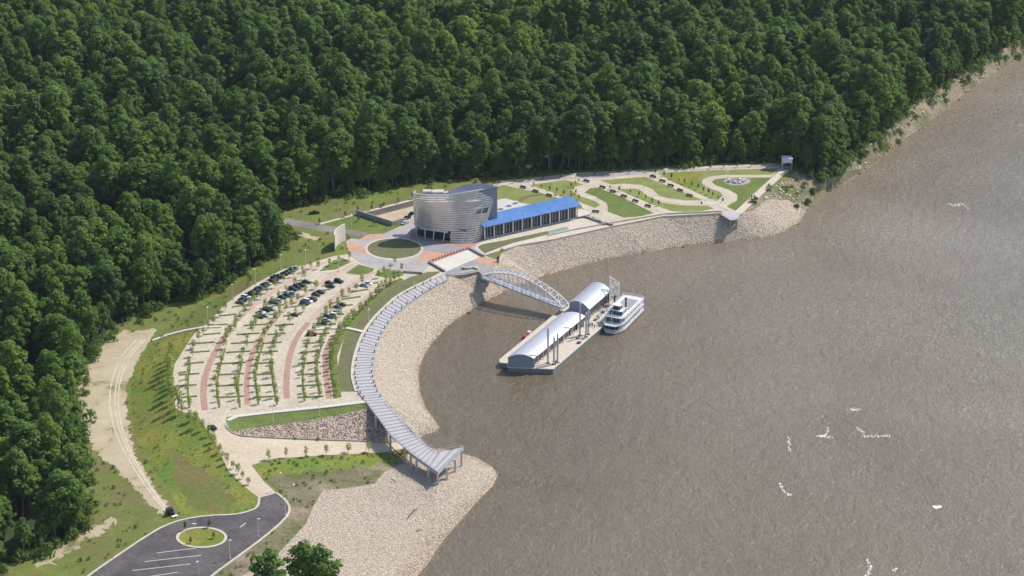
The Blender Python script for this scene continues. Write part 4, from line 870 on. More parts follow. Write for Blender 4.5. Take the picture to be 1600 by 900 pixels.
b = MB(); b.prism([(p.x, p.y) for p in core2], 11.0, 17.5); b.build('glass_wall', M['glass'], mu)
b = MB(); b.hexa([sp(u, 24.6, -2.1) for u in (31, 38)] + [sp(u, 24.6, -.9) for u in (38, 31)], [sp(u, 26.6, -2.1) for u in (31, 38)] + [sp(u, 26.6, -.9) for u in (38, 31)]); b.build('terrace_opening', M['wallblue'], mu)
b = MB(); b.hexa([sp(8, 16.2, .6), sp(22, 16.2, 1.4), sp(22, 16.2, -3), sp(8, 16.2, -3)], [sp(8, 16.6, .6), sp(22, 16.6, 1.4), sp(22, 16.6, -3), sp(8, 16.6, -3)]); b.build('entrance_canopy', M['white'], mu)
tw = [((701, 302.5), 34.5), ((712, 295), 35.6), ((727, 289), 37), ((757, 287.5), 37.5), ((777, 292.5), 36.8), ((749, 298.5), 35.2), ((724, 302), 34.6)]
tp = [P(px, py, z) for (px, py), z in tw][::-1]
b = MB(); b.hexa([(p.x, p.y, 11) for p in tp], [p - up * .4 for p in tp]); b.build('tower_wall', M['wallblue'], mu)
b = MB(); cm = sum(tp, Vector()) / len(tp); e = [p + (p - cm).normalized() * .5 for p in tp]; b.hexa([p - up * .39 for p in e], e); b.build('roof', M['slate'], mu)
for (px, py, z, s_) in ((668, 299.5, 31.7, 3), (684, 300, 31.7, 4)):
    p = P(px, py, z); b = MB(); b.box(p, (s_ * 1.6, s_, 1.4)); b.build('roof_unit', M['flatroof'], mu)
# low annex behind and hall with the blue roof
an = [P(x, y, 15.5) for x, y in ((777, 312), (790, 310), (829, 321), (800, 331), (762, 341), (752, 338), (775, 330))]
ha = wthing('exhibition_hall', P(830, 360, 11), 'long glazed hall with a bright blue metal roof beside the museum', 'hall')
b = MB(); b.prism([(p.x, p.y) for p in an], 11, 15.5); b.build('annex', M['flatroof'], ha)
for (px, py) in ((796, 322), (806, 318), (783, 327)):
    p = P(px, py, 15.5); b = MB(); b.box(p + up * .6, (2.2, 1.4, 1.2)); b.build('roof_unit', M['white'], ha)
F0, F1 = P(757, 375, 11), P(903, 341.5, 11); dx = (F1 - F0); L = dx.length; ux = dx.normalized(); uy = Vector((-ux.y, ux.x, 0)); DPT = 10
H_ = lambda x, y, z: F0 + ux * x + uy * y + up * z
b = MB(); b.hexa([H_(.8, .8, 0), H_(L - .8, .8, 0), H_(L - .8, DPT, 0), H_(.8, DPT, 0)], [H_(.8, .8, 7), H_(L - .8, .8, 7), H_(L - .8, DPT, 8.5), H_(.8, DPT, 8.5)]); b.build('glass_wall', M['glass'], ha)
b = MB(); b.hexa([H_(0, 0, -.2), H_(L, 0, -.2), H_(L, DPT, -.2), H_(0, DPT, -.2)], [H_(0, 0, .9), H_(L, 0, .9), H_(L, DPT, .9), H_(0, DPT, .9)]); b.build('plinth', M['grey'], ha)
nc = 10
for i in range(nc + 1):
    b = MB(); b.box(H_(.3 + (L - .6) * i / nc, .25, 4), (.55, .55, 6.4), math.atan2(ux.y, ux.x)); b.build('column', M['white'], ha)
for i in range(nc):
    for j in range(1, 3):
        b = MB(); b.box(H_((L - .6) * (i + j / 3) / nc + .3, .74, 4), (.16, .16, 6.2), math.atan2(ux.y, ux.x)); b.build('mullion', M['galv'], ha)
b = MB(); b.hexa([H_(.5, .5, 6.5), H_(L - .5, .5, 6.5), H_(L - .5, .7, 6.5), H_(.5, .7, 6.5)], [H_(.5, .5, 7.1), H_(L - .5, .5, 7.1), H_(L - .5, .7, 7.1), H_(.5, .7, 7.1)]); b.build('beam', M['galv'], ha)
b = MB(); prof = [(-1.2, 7.2), (1.5, 7.9), (4, 8.4), (7, 8.7), (DPT + .8, 8.8)]
for (y0, z0), (y1, z1) in zip(prof[:-1], prof[1:]): b.hexa([H_(-.8, y0, z0), H_(L + 1.4, y0, z0), H_(L + 1.4, y1, z1), H_(-.8, y1, z1)], [H_(-.8, y0, z0 + .3), H_(L + 1.4, y0, z0 + .3), H_(L + 1.4, y1, z1 + .3), H_(-.8, y1, z1 + .3)])
for i in range(33):
    x = -.6 + (L + 1.6) * i / 32
    for (y0, z0), (y1, z1) in zip(prof[:-1], prof[1:]): b.beam(H_(x, y0, z0 + .31), H_(x, y1, z1 + .31), .06, .05)
b.build('roof', M['blue'], ha)
b = MB(); b.box(H_(L + 4, 4, 1.0), (8, 9, .5), math.atan2(ux.y, ux.x)); b.build('end_terrace', M['white_concrete'], ha)
# tall white curved wall
sw = MB(); c0 = [P(524, 393, 10.8), P(525, 386, 10.8), P(531, 380, 10.8), P(540, 375, 10.8)]
c0 = crom(c0, 4); nrm = Vector((.8, -.6, 0))
for i, (a, c_) in enumerate(zip(c0[:-1], c0[1:])):
    h0, h1 = 10.5, 10.5 - 3.5 * ((i + 1) / len(c0)); sw.hexa([a - up, c_ - up, c_ - up - nrm * .6, a - up - nrm * .6], [a + up * (9.0), c_ + up * (9.0), c_ + up * (9.0) - nrm * .6, a + up * 9.0 - nrm * .6])
tag(sw.build('entrance_wall', M['white_concrete'], None, tuple(c0[0])), 'tall curved white wall standing alone left of the round forecourt lawn', 'wall')
# landing above the bridge, red bollards, kiosk
ab = wthing('bridge_landing', P(745, 425, 11), 'pale concrete landing jutting over the stone bank at the start of the footbridge', 'landing')
pl = [P(x, y, 11.25) for x, y in ((703, 431), (725, 429), (748, 424.3), (757, 433), (764, 432), (770, 419), (752, 410))]
b = MB(); lo_ = [Vector((p.x, p.y, 0)) + Vector((0, 3.0 if i in (1, 2, 3, 4) else 0, 0)) + up * 5.5 for i, p in enumerate(pl)]; lo_[0].z = lo_[5].z = lo_[6].z = 9.5
b.hexa(lo_, pl); b.build('slab', M['grey'], ab)
q = P(757, 437, 10.5); g = float(hgt([(q.x, q.y)])[0]); b = MB(); b.box((q.x - 1, q.y + 2.5, (g + 8) / 2 - .5), (3.2, 2.2, 9 - g)); b.build('pier', M['grey'], ab)
b = MB(); w_ = [P(x, y, 11.3) for x, y in ((722, 419), (730, 420.5), (740, 419), (747, 421))]
for a, c_ in zip(w_[:-1], w_[1:]): b.beam(a + up * .5, c_ + up * .5, 1.0, 1.0)
b.build('seat_wall', M['white_concrete'], ab)
for i in range(14):
    t = i / 13; p = P(672 + 61 * t, 408.5 - 20.5 * t, 11.1)
    bb = MB(); bb.tube((0, 0, 0), (0, 0, .9), .34, .30, 8); bb.tube((0, 0, .9), (0, 0, 1.1), .42, .2, 8)
    o = tag(bb.build('bollard', M['red'], None, (0, 0, 0)), 'round red bollard at the top edge of the white ramp before the museum', 'bollard', 'red bollards along the white ramp'); o.location = p
p = P(778, 409, 11); kq = wthing('information_pillar', p, 'dark upright information pillar at the right end of the terracotta landing', 'pillar')
b = MB(); b.box(p + up * 1.4, (.9, .6, 2.8)); b.build('panel', M['black'], kq); b = MB(); b.box(p + up * .15, (1.5, 1.2, .3)); b.build('base', M['grey'], kq)
# ------------------------------------------------------------------ arched footbridge
br = wthing('footbridge', P(757, 433, 11), 'arched white steel truss footbridge from the landing down to the floating dock', 'bridge')
A0, A1 = P(757, 431.5, 11.3), P(883, 479.5, 5.4); dv = A1 - A0; pd = Vector((-dv.y, dv.x, 0)).normalized() * 2.7; NB = 18
def lowc(t, s_): return A0 + dv * t + pd * s_
def uppc(t, s_): return A0 + dv * t + pd * s_ * (1 - .25 * math.sin(math.pi * t)) + up * (1.0 + 7.0 * math.sin(math.pi * min(1, t)) ** .8)
b = MB(); b.hexa([lowc(0, -1) - up * .5, lowc(1, -1) - up * .5, lowc(1, 1) - up * .5, lowc(0, 1) - up * .5], [lowc(0, -1), lowc(1, -1), lowc(1, 1), lowc(0, 1)]); b.build('deck', M['galv'], br)
for s_ in (-1, 1):
    b = MB()
    for i in range(NB): b.tube(uppc(i / NB, s_), uppc((i + 1) / NB, s_), .32, n=8)
    b.build('arch_chord', M['white'], br)
    b = MB(); b.tube(lowc(0, s_), lowc(1, s_), .38, n=8); b.build('lower_chord', M['galv'], br)
    for i in range(1, NB):
        b = MB(); b.tube(lowc(i / NB, s_), uppc(i / NB, s_), .13, n=5); b.build('hanger', M['white'], br)
    for i in range(NB):
        b = MB(); b.tube(lowc(i / NB, s_) if i % 2 else uppc(i / NB, s_), uppc((i + 1) / NB, s_) if i % 2 else lowc((i + 1) / NB, s_), .11, n=5); b.build('diagonal', M['white'], br)
for i in range(NB + 1):
    b = MB(); b.tube(uppc(i / NB, -1), uppc(i / NB, 1), .13, n=5)
    if i < NB: b.tube(uppc(i / NB, -1 if i % 2 else 1), uppc((i + 1) / NB, 1 if i % 2 else -1), .10, n=5)
    b.build('cross_brace', M['white'], br)
for s_ in (-1, 1):
    b = MB(); b.beam(lowc(0, s_ * .9) + up * 1.2, lowc(1, s_ * .9) + up * 1.2, .1, .1)
    for i in range(46): q = lowc(i / 45, s_ * .9); b.tube(q, q + up * 1.2, .05, n=4)
    b.build('railing', M['galv'], br)
# ------------------------------------------------------------------ floating dock
dk = wthing('floating_dock', P(863, 577.5, 0), 'long floating dock with two silver barrel roofs, moored to tall pilings', 'floating dock')
ZK = 2.5; hull = [P(x, y, ZK) for x, y in ((793, 574), (864, 577), (985, 473), (906, 459.5), (781, 562.5), (782, 567), (793, 567.8))]
b = MB(); b.prism([(p.x, p.y) for p in hull], -.8, 2.2); b.build('hull', M['hull'], dk)
b = MB(); b.prism([(p.x, p.y) for p in hull], 2.203, ZK); b.build('deck', M['dock'], dk)
b = MB()
for a, c_ in zip(hull, hull[1:] + hull[:1]): b.beam(a + up * .12, c_ + up * .12, .5, .25)
b.build('edge_beam', M['white_concrete'], dk)
def terminal(px, hw, rise, nm):
    q = [P(x, y, ZK) for x, y in px]             # near-left, near-right, far-right, far-left
    nl, nr, fr, fl_ = q; NS = 12; NLn = 10
    b = MB(); pts_ = lambda a, c_, o_=0: [a.lerp(c_, t) + up * (hw + rise * (1 - (2 * t - 1) ** 2)) for t in np.linspace(0, 1, NS + 1)]
    N_, F_ = pts_(nl, nr), pts_(fl_, fr); ins = (fr - nr).normalized()
    b.v = []; w1 = MB()
    w1.hexa([nl + ins * .3, nr + ins * .3, nr + ins * .6, nl + ins * .6], [nl + ins * .3 + up * hw, nr + ins * .3 + up * hw, nr + ins * .6 + up * hw, nl + ins * .6 + up * hw])
    w1.face([nl + ins * .29, nr + ins * .29] + [p + ins * .29 - up * .05 for p in N_[::-1]]); w1.build('end_wall', M['wallblue'], dk)
    w1 = MB(); w1.face([fl_ - ins, fr - ins] + [p - ins - up * .05 for p in F_[::-1]]); w1.hexa([fl_ - ins, fr - ins, fr - ins * 1.3, fl_ - ins * 1.3], [fl_ - ins + up * hw, fr - ins + up * hw, fr - ins * 1.3 + up * hw, fl_ - ins * 1.3 + up * hw]); w1.build('end_wall', M['wallblue'], dk)
    sd = (nl - nr).normalized()
    w1 = MB(); w1.hexa([nl + ins - sd * 1, fl_ - ins - sd * 1, fl_ - ins - sd * 1.3, nl + ins - sd * 1.3], [x + up * (hw + .1) for x in (nl + ins - sd * 1, fl_ - ins - sd * 1, fl_ - ins - sd * 1.3, nl + ins - sd * 1.3)]); w1.build('side_wall', M['wallblue'], dk)
    w1 = MB(); w1.hexa([nr + ins + sd * 2, fr - ins + sd * 2, fr - ins + sd * 2.3, nr + ins + sd * 2.3], [x + up * (hw + .1) for x in (nr + ins + sd * 2, fr - ins + sd * 2, fr - ins + sd * 2.3, nr + ins + sd * 2.3)]); w1.build('side_wall', M['glass'], dk)
    for i in range(NLn + 1):
        w1 = MB(); w1.box(nr.lerp(fr, .02 + .96 * i / NLn) + sd * .7 + up * (hw / 2), (.35, .35, hw)); w1.build('column', M['white'], dk)
    r = MB(); ex = ins * .3
    for i in range(NS):
        a, c_, d, e_ = N_[i] - ex, N_[i + 1] - ex, F_[i + 1] + ex, F_[i] + ex; r.hexa([a, c_, d, e_], [x + up * .25 for x in (a, c_, d, e_)])
    for k_ in range(1, 30):
        for i in range(NS):
            t = k_ / 30; r.beam(N_[i].lerp(F_[i], t) + up * .255, N_[i + 1].lerp(F_[i + 1], t) + up * .255, .08, .04)
    r.build('barrel_roof', M['silver'], dk)
terminal(((793.3, 573.8), (834.5, 575.3), (914, 509.5), (874, 507)), 4.8, 1.9, 'terminal')
terminal(((889, 489), (921, 500), (954, 471), (922, 460)), 5.4, 2.4, 'terminal')
for i in range(7):
    t = (i + .5) / 7; b = MB(); q = P(*[lerp(a, c_, t) for a, c_ in zip((834, 574.5), (914, 511))], ZK); q2 = P(*[lerp(a, c_, t + .06) for a, c_ in zip((834, 574.5), (914, 511))], ZK)
    sd = (P(793, 572.5, ZK) - P(834, 574.5, ZK)).normalized(); b.hexa([q + sd * 1.9, q2 + sd * 1.9, q2 + sd * 1.95, q + sd * 1.95], [x + up * 3 for x in (q + sd * 1.9, q2 + sd * 1.9, q2 + sd * 1.95, q + sd * 1.95)]); b.build('door', M['grey'], dk)
pil = [(856, 569, 18, 'nearest the dock end'), (865.5, 571, 14, 'middle of the near three'), (871, 568, 14.5, 'right of the near three'), (906, 526, 17, 'leftmost of the far three'), (915.5, 528, 12.5, 'middle of the far three'), (919, 524, 12, 'rightmost of the far three')]
for px, py, h, ds_ in pil:
    p = P(px, py, 2.0); r = wthing('mooring_piling', (p.x, p.y, 0), 'tall grey steel mooring piling through the dock, ' + ds_, 'piling', 'mooring pilings of the dock')
    b = MB(); b.tube((p.x, p.y, -2), (p.x, p.y, 2 + h), .42, n=10); b.build('pile', M['galv'], r); b = MB(); b.tube((p.x, p.y, 2 + h), (p.x, p.y, 2.9 + h), .44, .05, 10); b.build('cap', M['white'], r)
    b = MB(); b.box((p.x, p.y, 2.3), (1.9, 1.9, .5)); b.build('guide_collar', M['dark'], r)
for px, py, lb in ((867, 566, 'small dark mooring winch beside the near pilings'), (903, 530, 'dark coil of mooring gear beside the far pilings'), (912, 531, 'small dark mooring winch beside the far pilings')):
    p = P(px, py, 2.0); r = wthing('winch', p, lb, 'winch'); b = MB(); b.box(p + up * .3, (2.0, 1.2, .6), .8); b.build('base', M['dark'], r); b = MB(); b.tube(p + up * .8 - Vector((.6, .4, 0)), p + up * .8 + Vector((.6, .4, 0)), .45, n=10); b.build('drum', M['grey'], r)
CR = [(922, 508, 'grey', 1.6, 'grey equipment box on the dock near the bow of the riverboat'), (931, 500, 'red', 1.2, 'red locker on the dock between barrel roof and riverboat'), (936, 496, 'white', 1.8, 'white locker on the dock between barrel roof and riverboat'), (944, 488, 'wallblue', 1.6, 'blue grey container on the dock by the side of the riverboat'), (949, 479, 'terracotta', 1.5, 'orange brown container on the dock near the lattice frame'), (905, 536, 'dark', 1.3, 'dark crate on the dock beside the far pilings')]
for px, py, mt, s_, lb in CR:
    p = P(px, py, ZK); r = wthing('deck_box', p, lb, 'box'); b = MB(); b.box(p + up * s_ * .4, (s_ * 1.3, s_, s_ * .8), 1.1); b.build('body', M[mt], r); b = MB(); b.box(p + up * (s_ * .8 + .06), (s_ * 1.4, s_ * 1.1, .12), 1.1); b.build('lid', M['galv'], r)
# low skiff at the far side
p = P(825, 525, .4); sk = wthing('skiff', p, 'small dark red motorboat with white cabin tied to the left side of the dock', 'boat')
ax = Vector((.5, .86, 0)); ay = Vector((-.86, .5, 0)); Q = lambda x, y, z: p + ax * x + ay * y + up * z
b = MB(); b.hexa([Q(-3.5, -.9, -.5), Q(2.5, -.8, -.5), Q(3.8, 0, -.5), Q(2.5, .8, -.5), Q(-3.5, .9, -.5)], [Q(-3.8, -1.3, .9), Q(2.5, -1.2, .9), Q(4.4, 0, 1.1), Q(2.5, 1.2, .9), Q(-3.8, 1.3, .9)]); b.build('hull', M['red'], sk)
b = MB(); b.hexa([Q(0, -.8, .9), Q(2.2, -.8, .9), Q(2.2, .8, .9), Q(0, .8, .9)], [Q(.2, -.7, 2.1), Q(1.8, -.7, 2.1), Q(1.8, .7, 2.1), Q(.2, .7, 2.1)]); b.build('cabin', M['white'], sk)
b = MB(); b.box(Q(-3.9, 0, .9), (.6, .6, 1.1)); b.build('outboard_motor', M['black'], sk)
# lattice mast beside the boat
tb = [P(952, 474, 2), P(966, 482, 2)]; gt = wthing('lattice_tower', tb[0], 'white lattice steel frame rising between the far dock roof and the riverboat', 'lattice frame')
hh = (13.5, 12.5); bk = Vector((.3, 1.6, 0)); T = [tb[0], tb[1], tb[1] + bk, tb[0] + bk]; hts = [13.8, 13.0, 13.0, 13.8]
for i in range(4): b = MB(); b.tube(T[i], T[i] + up * hts[i], .22, n=6); b.build('leg', M['white'], gt)
for i in range(4):
    a, c_ = T[i], T[(i + 1) % 4]; ha_, hc_ = hts[i], hts[(i + 1) % 4]; b = MB()
    for k_ in range(6):
        z0, z1 = k_ / 6, (k_ + 1) / 6; b.tube(a + up * ha_ * z1, c_ + up * hc_ * z1, .12, n=5); b.tube(a + up * ha_ * (z0 if k_ % 2 else z1), c_ + up * hc_ * (z1 if k_ % 2 else z0), .11, n=5)
    b.build('bracing', M['white'], gt)
# ------------------------------------------------------------------ riverboat
bo = P(953, 521, .3); st_ = P(990, 484, .3); ax = (st_ - bo); LB = ax.length; ax.normalize(); ay = Vector((ax.y, -ax.x, 0))     # ax towards the stern, ay towards the open river
rb = wthing('riverboat', (bo.x, bo.y, 0), 'white riverboat with open decks, two black funnels and pilothouse moored beside the dock', 'boat')
Q = lambda x, y, z: bo + ax * x + ay * y + up * (z - .3)
W2 = 5.4; out_ = [(-.5, -2.6), (-.5, 2.6), (2.5, 4.4), (6, W2), (LB, W2), (LB + 1, 3.5), (LB + 1, -3.5), (LB, -W2), (6, -W2), (2.5, -4.4)]
def slab(name, mat, z0, z1, o_=out_, f=1.0, x0=0.0, x1=None):
    b = MB(); r_ = [(max(x, x0) if x1 is None else min(max(x, x0), x1), y * f) for x, y in o_]; b.hexa([Q(x, y * (.93 if name == 'hull' else 1), z0) for x, y in r_], [Q(x, y, z1) for x, y in r_]); return b.build(name, mat, rb)
slab('hull', M['white'], -.4, 1.3); slab('waterline_band', M['black'], -.45, .35, f=1.0)
def house(name, x0, x1, w_, z0, z1, mat):
    b = MB(); b.hexa([Q(x0, -w_, z0), Q(x0, w_, z0), Q(x1, w_, z0), Q(x1, -w_, z0)], [Q(x0, -w_, z1), Q(x0, w_, z1), Q(x1, w_, z1), Q(x1, -w_, z1)]); b.build(name, mat, rb)
house('lower_cabin', 5, LB - .5, 4.6, 1.303, 4.0, M['white']); slab('upper_deck', M['white'], 4.003, 4.3)
house('upper_cabin', 8, LB - 1.5, 4.3, 4.303, 6.9, M['white']); slab('sun_deck', M['white'], 6.903, 7.15, x0=4.0)
house('bow_lounge', 2.2, 5.1, 3.5, 1.32, 3.99, M['wallblue']); house('upper_bow_lounge', 4.6, 8.1, 3.8, 4.32, 6.89, M['wallblue']); house('deck_house', 7, 12.5, 3.2, 7.153, 9.4, M['wallblue']); house('deck_house_roof', 6.5, 13, 3.6, 9.403, 9.6, M['white'])
house('pilothouse', 8, 11, 1.8, 9.603, 11.6, M['glass']); house('pilothouse_roof', 7.6, 11.4, 2.2, 11.603, 11.8, M['white'])
house('sun_deck_floor', 15, LB - 3, 3.6, 7.153, 7.19, M['grey'])
for z0, z1, xs0, ww in ((2.0, 3.5, 6, 4.6), (5.1, 6.4, 9, 4.3)):
    for s_ in (-1, 1):
        x = xs0
        while x < LB - 3.5:
            b = MB(); b.hexa([Q(x, s_ * ww, z0), Q(x + 1.7, s_ * ww, z0), Q(x + 1.7, s_ * (ww + .05), z0), Q(x, s_ * (ww + .05), z0)][::s_], [Q(x, s_ * ww, z1), Q(x + 1.7, s_ * ww, z1), Q(x + 1.7, s_ * (ww + .05), z1), Q(x, s_ * (ww + .05), z1)][::s_]); b.build('window', M['glass'], rb); x += 2.5
for x0, ww, z0, z1 in ((2.2, 3.6, 1.6, 3.8), (4.6, 3.9, 4.6, 6.7), (7, 3.3, 7.5, 9.1)):
    for y in np.arange(-ww + .4, ww - .8, 1.7):
        b = MB(); b.hexa([Q(x0 - .05, y, z0), Q(x0 - .05, y + 1.3, z0), Q(x0, y + 1.3, z0), Q(x0, y, z0)], [Q(x0 - .05, y, z1), Q(x0 - .05, y + 1.3, z1), Q(x0, y + 1.3, z1), Q(x0, y, z1)]); b.build('window', M['glass'], rb)
for s_ in (-1, 1):
    b = MB(); b.tube(Q(12.8, s_ * 2.9, 7.1), Q(12.8, s_ * 2.9, 13.8), .42, n=10); b.tube(Q(12.8, s_ * 2.9, 13.8), Q(12.8, s_ * 2.9, 14.3), .6, .6, 10); b.build('funnel', M['black'], rb)
for z in (1.3, 4.3, 7.15):
    b = MB(); ol = out_ if z < 7 else [(max(x, 4), y) for x, y in out_]
    for (x, y), (x2, y2) in zip(ol, ol[1:] + ol[:1]):
        a, c_ = Q(x, y * .98, z), Q(x2, y2 * .98, z); b.beam(a + up * 1.05, c_ + up * 1.05, .1, .1); b.beam(a + up * .55, c_ + up * .55, .07, .07)
        for i in range(int((c_ - a).length / 1.5) + 1): r_ = a.lerp(c_, i / (int((c_ - a).length / 1.5) + 1)); b.tube(r_, r_ + up * 1.05, .05, n=4)
    b.build('railing', M['white'], rb)
for x in np.arange(3, LB, 3.2):
    for s_ in (-1, 1):
        b = MB(); b.tube(Q(x, s_ * (W2 - .25) * (.86 if x < 5 else 1), 1.3), Q(x, s_ * (W2 - .25) * (.86 if x < 5 else 1), 7), .1, n=5); b.build('deck_post', M['white'], rb)
b = MB(); b.tube(Q(2, 0, 4.3), Q(2, 0, 10.5), .12, n=6); b.build('jackstaff', M['white'], rb)
b = MB(); b.tube(Q(LB - 1, 0, 7.1), Q(LB - 1, 0, 12.5), .09, n=6); b.build('flagpole', M['white'], rb)
# paddle wheel at the stern
b = MB()
for y in (-2.6, 0, 2.6):
    for k_ in range(10): t = k_ * math.pi / 5; b.tube(Q(LB + 2.4, y, 2.2), Q(LB + 2.4 + 2.1 * math.cos(t), y, 2.2 + 2.1 * math.sin(t)), .09, n=4)
for k_ in range(10): t = k_ * math.pi / 5; b.beam(Q(LB + 2.4 + 2.1 * math.cos(t), -2.9, 2.2 + 2.1 * math.sin(t)), Q(LB + 2.4 + 2.1 * math.cos(t), 2.9, 2.2 + 2.1 * math.sin(t)), .5, .08)
b.build('paddle_wheel', M['white'], rb)
# ------------------------------------------------------------------ people
def person(px, py, z, shirt, pants, label, rz=0.0, group=None):
    p = P(px, py, z); r = empty('person', p, label, 'person', group, rz)
    key = (shirt, pants)
    if key not in CM:
        b = MB(); vs_, ed, rad = [], [], []
        def V(x, y, z, r): vs_.append((x, y, z)); rad.append(r); return len(vs_) - 1
        pel = V(0, 0, .95, .17); ch = V(0, 0, 1.30, .20); nk = V(0, 0, 1.50, .08); hd = V(0, .02, 1.66, .13); ed += [(pel, ch), (ch, nk), (nk, hd)]
        for s_ in (-1, 1):
            a = V(.2 * s_, 0, 1.42, .09); e_ = V(.28 * s_, .03, 1.13, .065); h = V(.27 * s_, .12, .88, .05); ed += [(ch, a), (a, e_), (e_, h)]
            t = V(.11 * s_, 0, .85, .12); k_ = V(.12 * s_, .04 * s_, .48, .085); f = V(.13 * s_, .08 * s_, .08, .06); tt = V(.13 * s_, .08 * s_ + .14, .03, .045); ed += [(pel, t), (t, k_), (k_, f), (f, tt)]
        me = bpy.data.meshes.new('body'); me.from_pydata(vs_, ed, []); me.materials.append(M[shirt]); CM[key] = (me, rad)
    me, rad = CM[key]; o = bpy.data.objects.new('body', me.copy()); C.objects.link(o); o.parent = r
    md = o.modifiers.new('skin', 'SKIN')
    for i, rr in enumerate(rad): o.data.skin_vertices[0].data[i].radius = (rr, rr)
    o.data.skin_vertices[0].data[0].use_root = True
    b = MB(); b.tube((0, 0, 1.68), (0, 0, 1.82), .13, .07, 8); hh_ = b.build('hair', M['black'], r)
    b = MB(); b.hexa([(-.17, -.12, .5), (.17, -.12, .5), (.17, .14, .5), (-.17, .14, .5)], [(-.18, -.14, 1.0), (.18, -.14, 1.0), (.18, .14, 1.0), (-.18, .14, 1.0)]); b.build('trousers', M[pants], r)
PPL = [(934, 486, 2.5, 'red', 'dark', 'person in red on the dock beside the far barrel roof'), (938, 483, 2.5, 'white', 'dark', 'person in white on the dock before the riverboat'), (943, 480, 2.5, 'car_dark blue', 'black', 'person in dark blue on the dock near the lattice frame'),
       (941, 477, 2.5, 'red', 'black', 'person in red clothing nearest the lattice frame'), (926, 510, 2.5, 'black', 'dark', 'person in black standing at the edge of the dock by the bow'), (929, 512, 2.5, 'car_dark green', 'black', 'person in green standing at the edge of the dock by the bow')]
for a in PPL: person(*a[:6], rz=a[0])
# ------------------------------------------------------------------ park benches, stone circle, pavilion, lookout
def z5(x, y): return (760 + x / 3.077, 230 + y / 3.077)
bn = {'westernmost': [(175, 197), (235, 216), (300, 236)], 'middle': [(480, 167), (557, 197), (607, 217), (660, 240), (715, 263), (775, 287)], 'easternmost': [(800, 146), (845, 167), (885, 189), (930, 212), (975, 237)]}
for wk, ps in bn.items():
    for i, q in enumerate(ps):
        p = G1(*z5(*q)); p.z += .1; r = empty('bench', p, 'long dark bench on the %s park walk, %s from the back' % (wk, ORD[i]), 'bench', 'benches on the park walks', -.7)
        for nm, c_, s_ in (('seat', (0, 0, .55), (3.8, 1.0, .2)), ('backrest', (0, .45, .9), (3.8, .14, .6)), ('leg', (-1.5, 0, .2), (.25, .9, .42)), ('leg', (1.5, 0, .2), (.3, 1.1, .42))):
            b = MB(); b.box(c_, s_); b.build(nm, M['dark'], r)
p = G1(*z5(525, 314)); r = empty('bench', p, 'long dark bench at the lower end of the winding path beside the hall', 'bench', 'benches on the park walks', -.2)
for nm, c_, s_ in (('seat', (0, 0, .55), (3.8, 1.0, .2)), ('backrest', (0, .45, .9), (3.8, .14, .6)), ('leg', (-1.5, 0, .2), (.25, .9, .42)), ('leg', (1.5, 0, .2), (.3, 1.1, .42))):
    b = MB(); b.box(c_, s_); b.build(nm, M['dark'], r)
for i in range(16):
    t = i * 2.4; rr = .25 + .65 * ((i * 7) % 16) / 16; p = G1(1152 + 17 * rr * math.cos(t), 283 + 5.4 * rr * math.sin(t)); b = MB(); v_ = [(CUBE[j] * (.5 + random.random() * .5)) for j in range(8)]
    b.v = [tuple(x * (.7, .6, .6)) for x in v_]; b.f = [tuple(int(a) for a in f) for f in CF]; b.m = [0] * 6; o = b.build('boulder', M['white_concrete' if i % 3 else 'grey'], None, (0, 0, 0)); o.location = p + up * .3; o.scale = (1.3,) * 3
    tag(o, 'pale boulder set in the round stone circle of the park', 'boulder', 'boulders of the stone circle')
pv = P(1229, 263, 11); pr = wthing('pavilion', pv, 'small white cube pavilion at the far corner of the park by the wood', 'pavilion')
for nm, c_, s_, mt in (('roof', (0, 0, 6.3), (6.0, 5.0, .5), 'white'), ('back_wall', (0, 2.3, 3.9), (5.6, .3, 4.3), 'white_concrete'), ('side_wall', (-2.65, 0, 3.9), (.3, 4.3, 4.3), 'white_concrete'), ('side_wall', (2.65, 0, 3.9), (.3, 4.3, 4.3), 'white_concrete'), ('front_wall', (0, -2.3, 5.0), (5.0, .25, 2.1), 'white'),
                       ('floor', (0, 0, 1.5), (5.6, 4.6, .3), 'grey'), ('leg', (-2.3, -2, .6), (.5, .5, 1.5), 'grey'), ('leg', (2.3, -2, .6), (.5, .5, 1.5), 'grey'), ('leg', (-2.3, 2, .6), (.5, .5, 1.5), 'grey'), ('leg', (2.3, 2, .6), (.5, .5, 1.5), 'grey')):
    b = MB(); b.box(pv + Vector(c_), s_); b.build(nm, M[mt], pr)
lk = wthing('lookout', P(1140, 340, 11), 'small grey lookout platform on columns at the end of the park promenade', 'lookout')
lp = [P(x, y, 11.3) for x, y in ((1126, 334.5), (1141, 344), (1152, 343), (1158, 333), (1140, 330))]
b = MB(); b.hexa([p - up * .4 for p in lp], lp); b.build('deck', M['plank'], lk)
for px, py in ((1141, 342.5), (1151, 342)):
    t = P(px, py, 10.4); g = float(hgt([(t.x, t.y)])[0]); b = MB(); b.box((t.x, t.y + .5, (t.z + g) / 2), (.9, .9, t.z - g + .4)); b.build('column', M['grey'], lk)
b = MB()
for a, c_ in zip(lp[:3], lp[1:4]): b.beam(a + up * 1.1, c_ + up * 1.1, .12, .12); b.beam(a + up * .5, c_ + up * .5, .1, .1)
b.build('railing', M['galv'], lk)
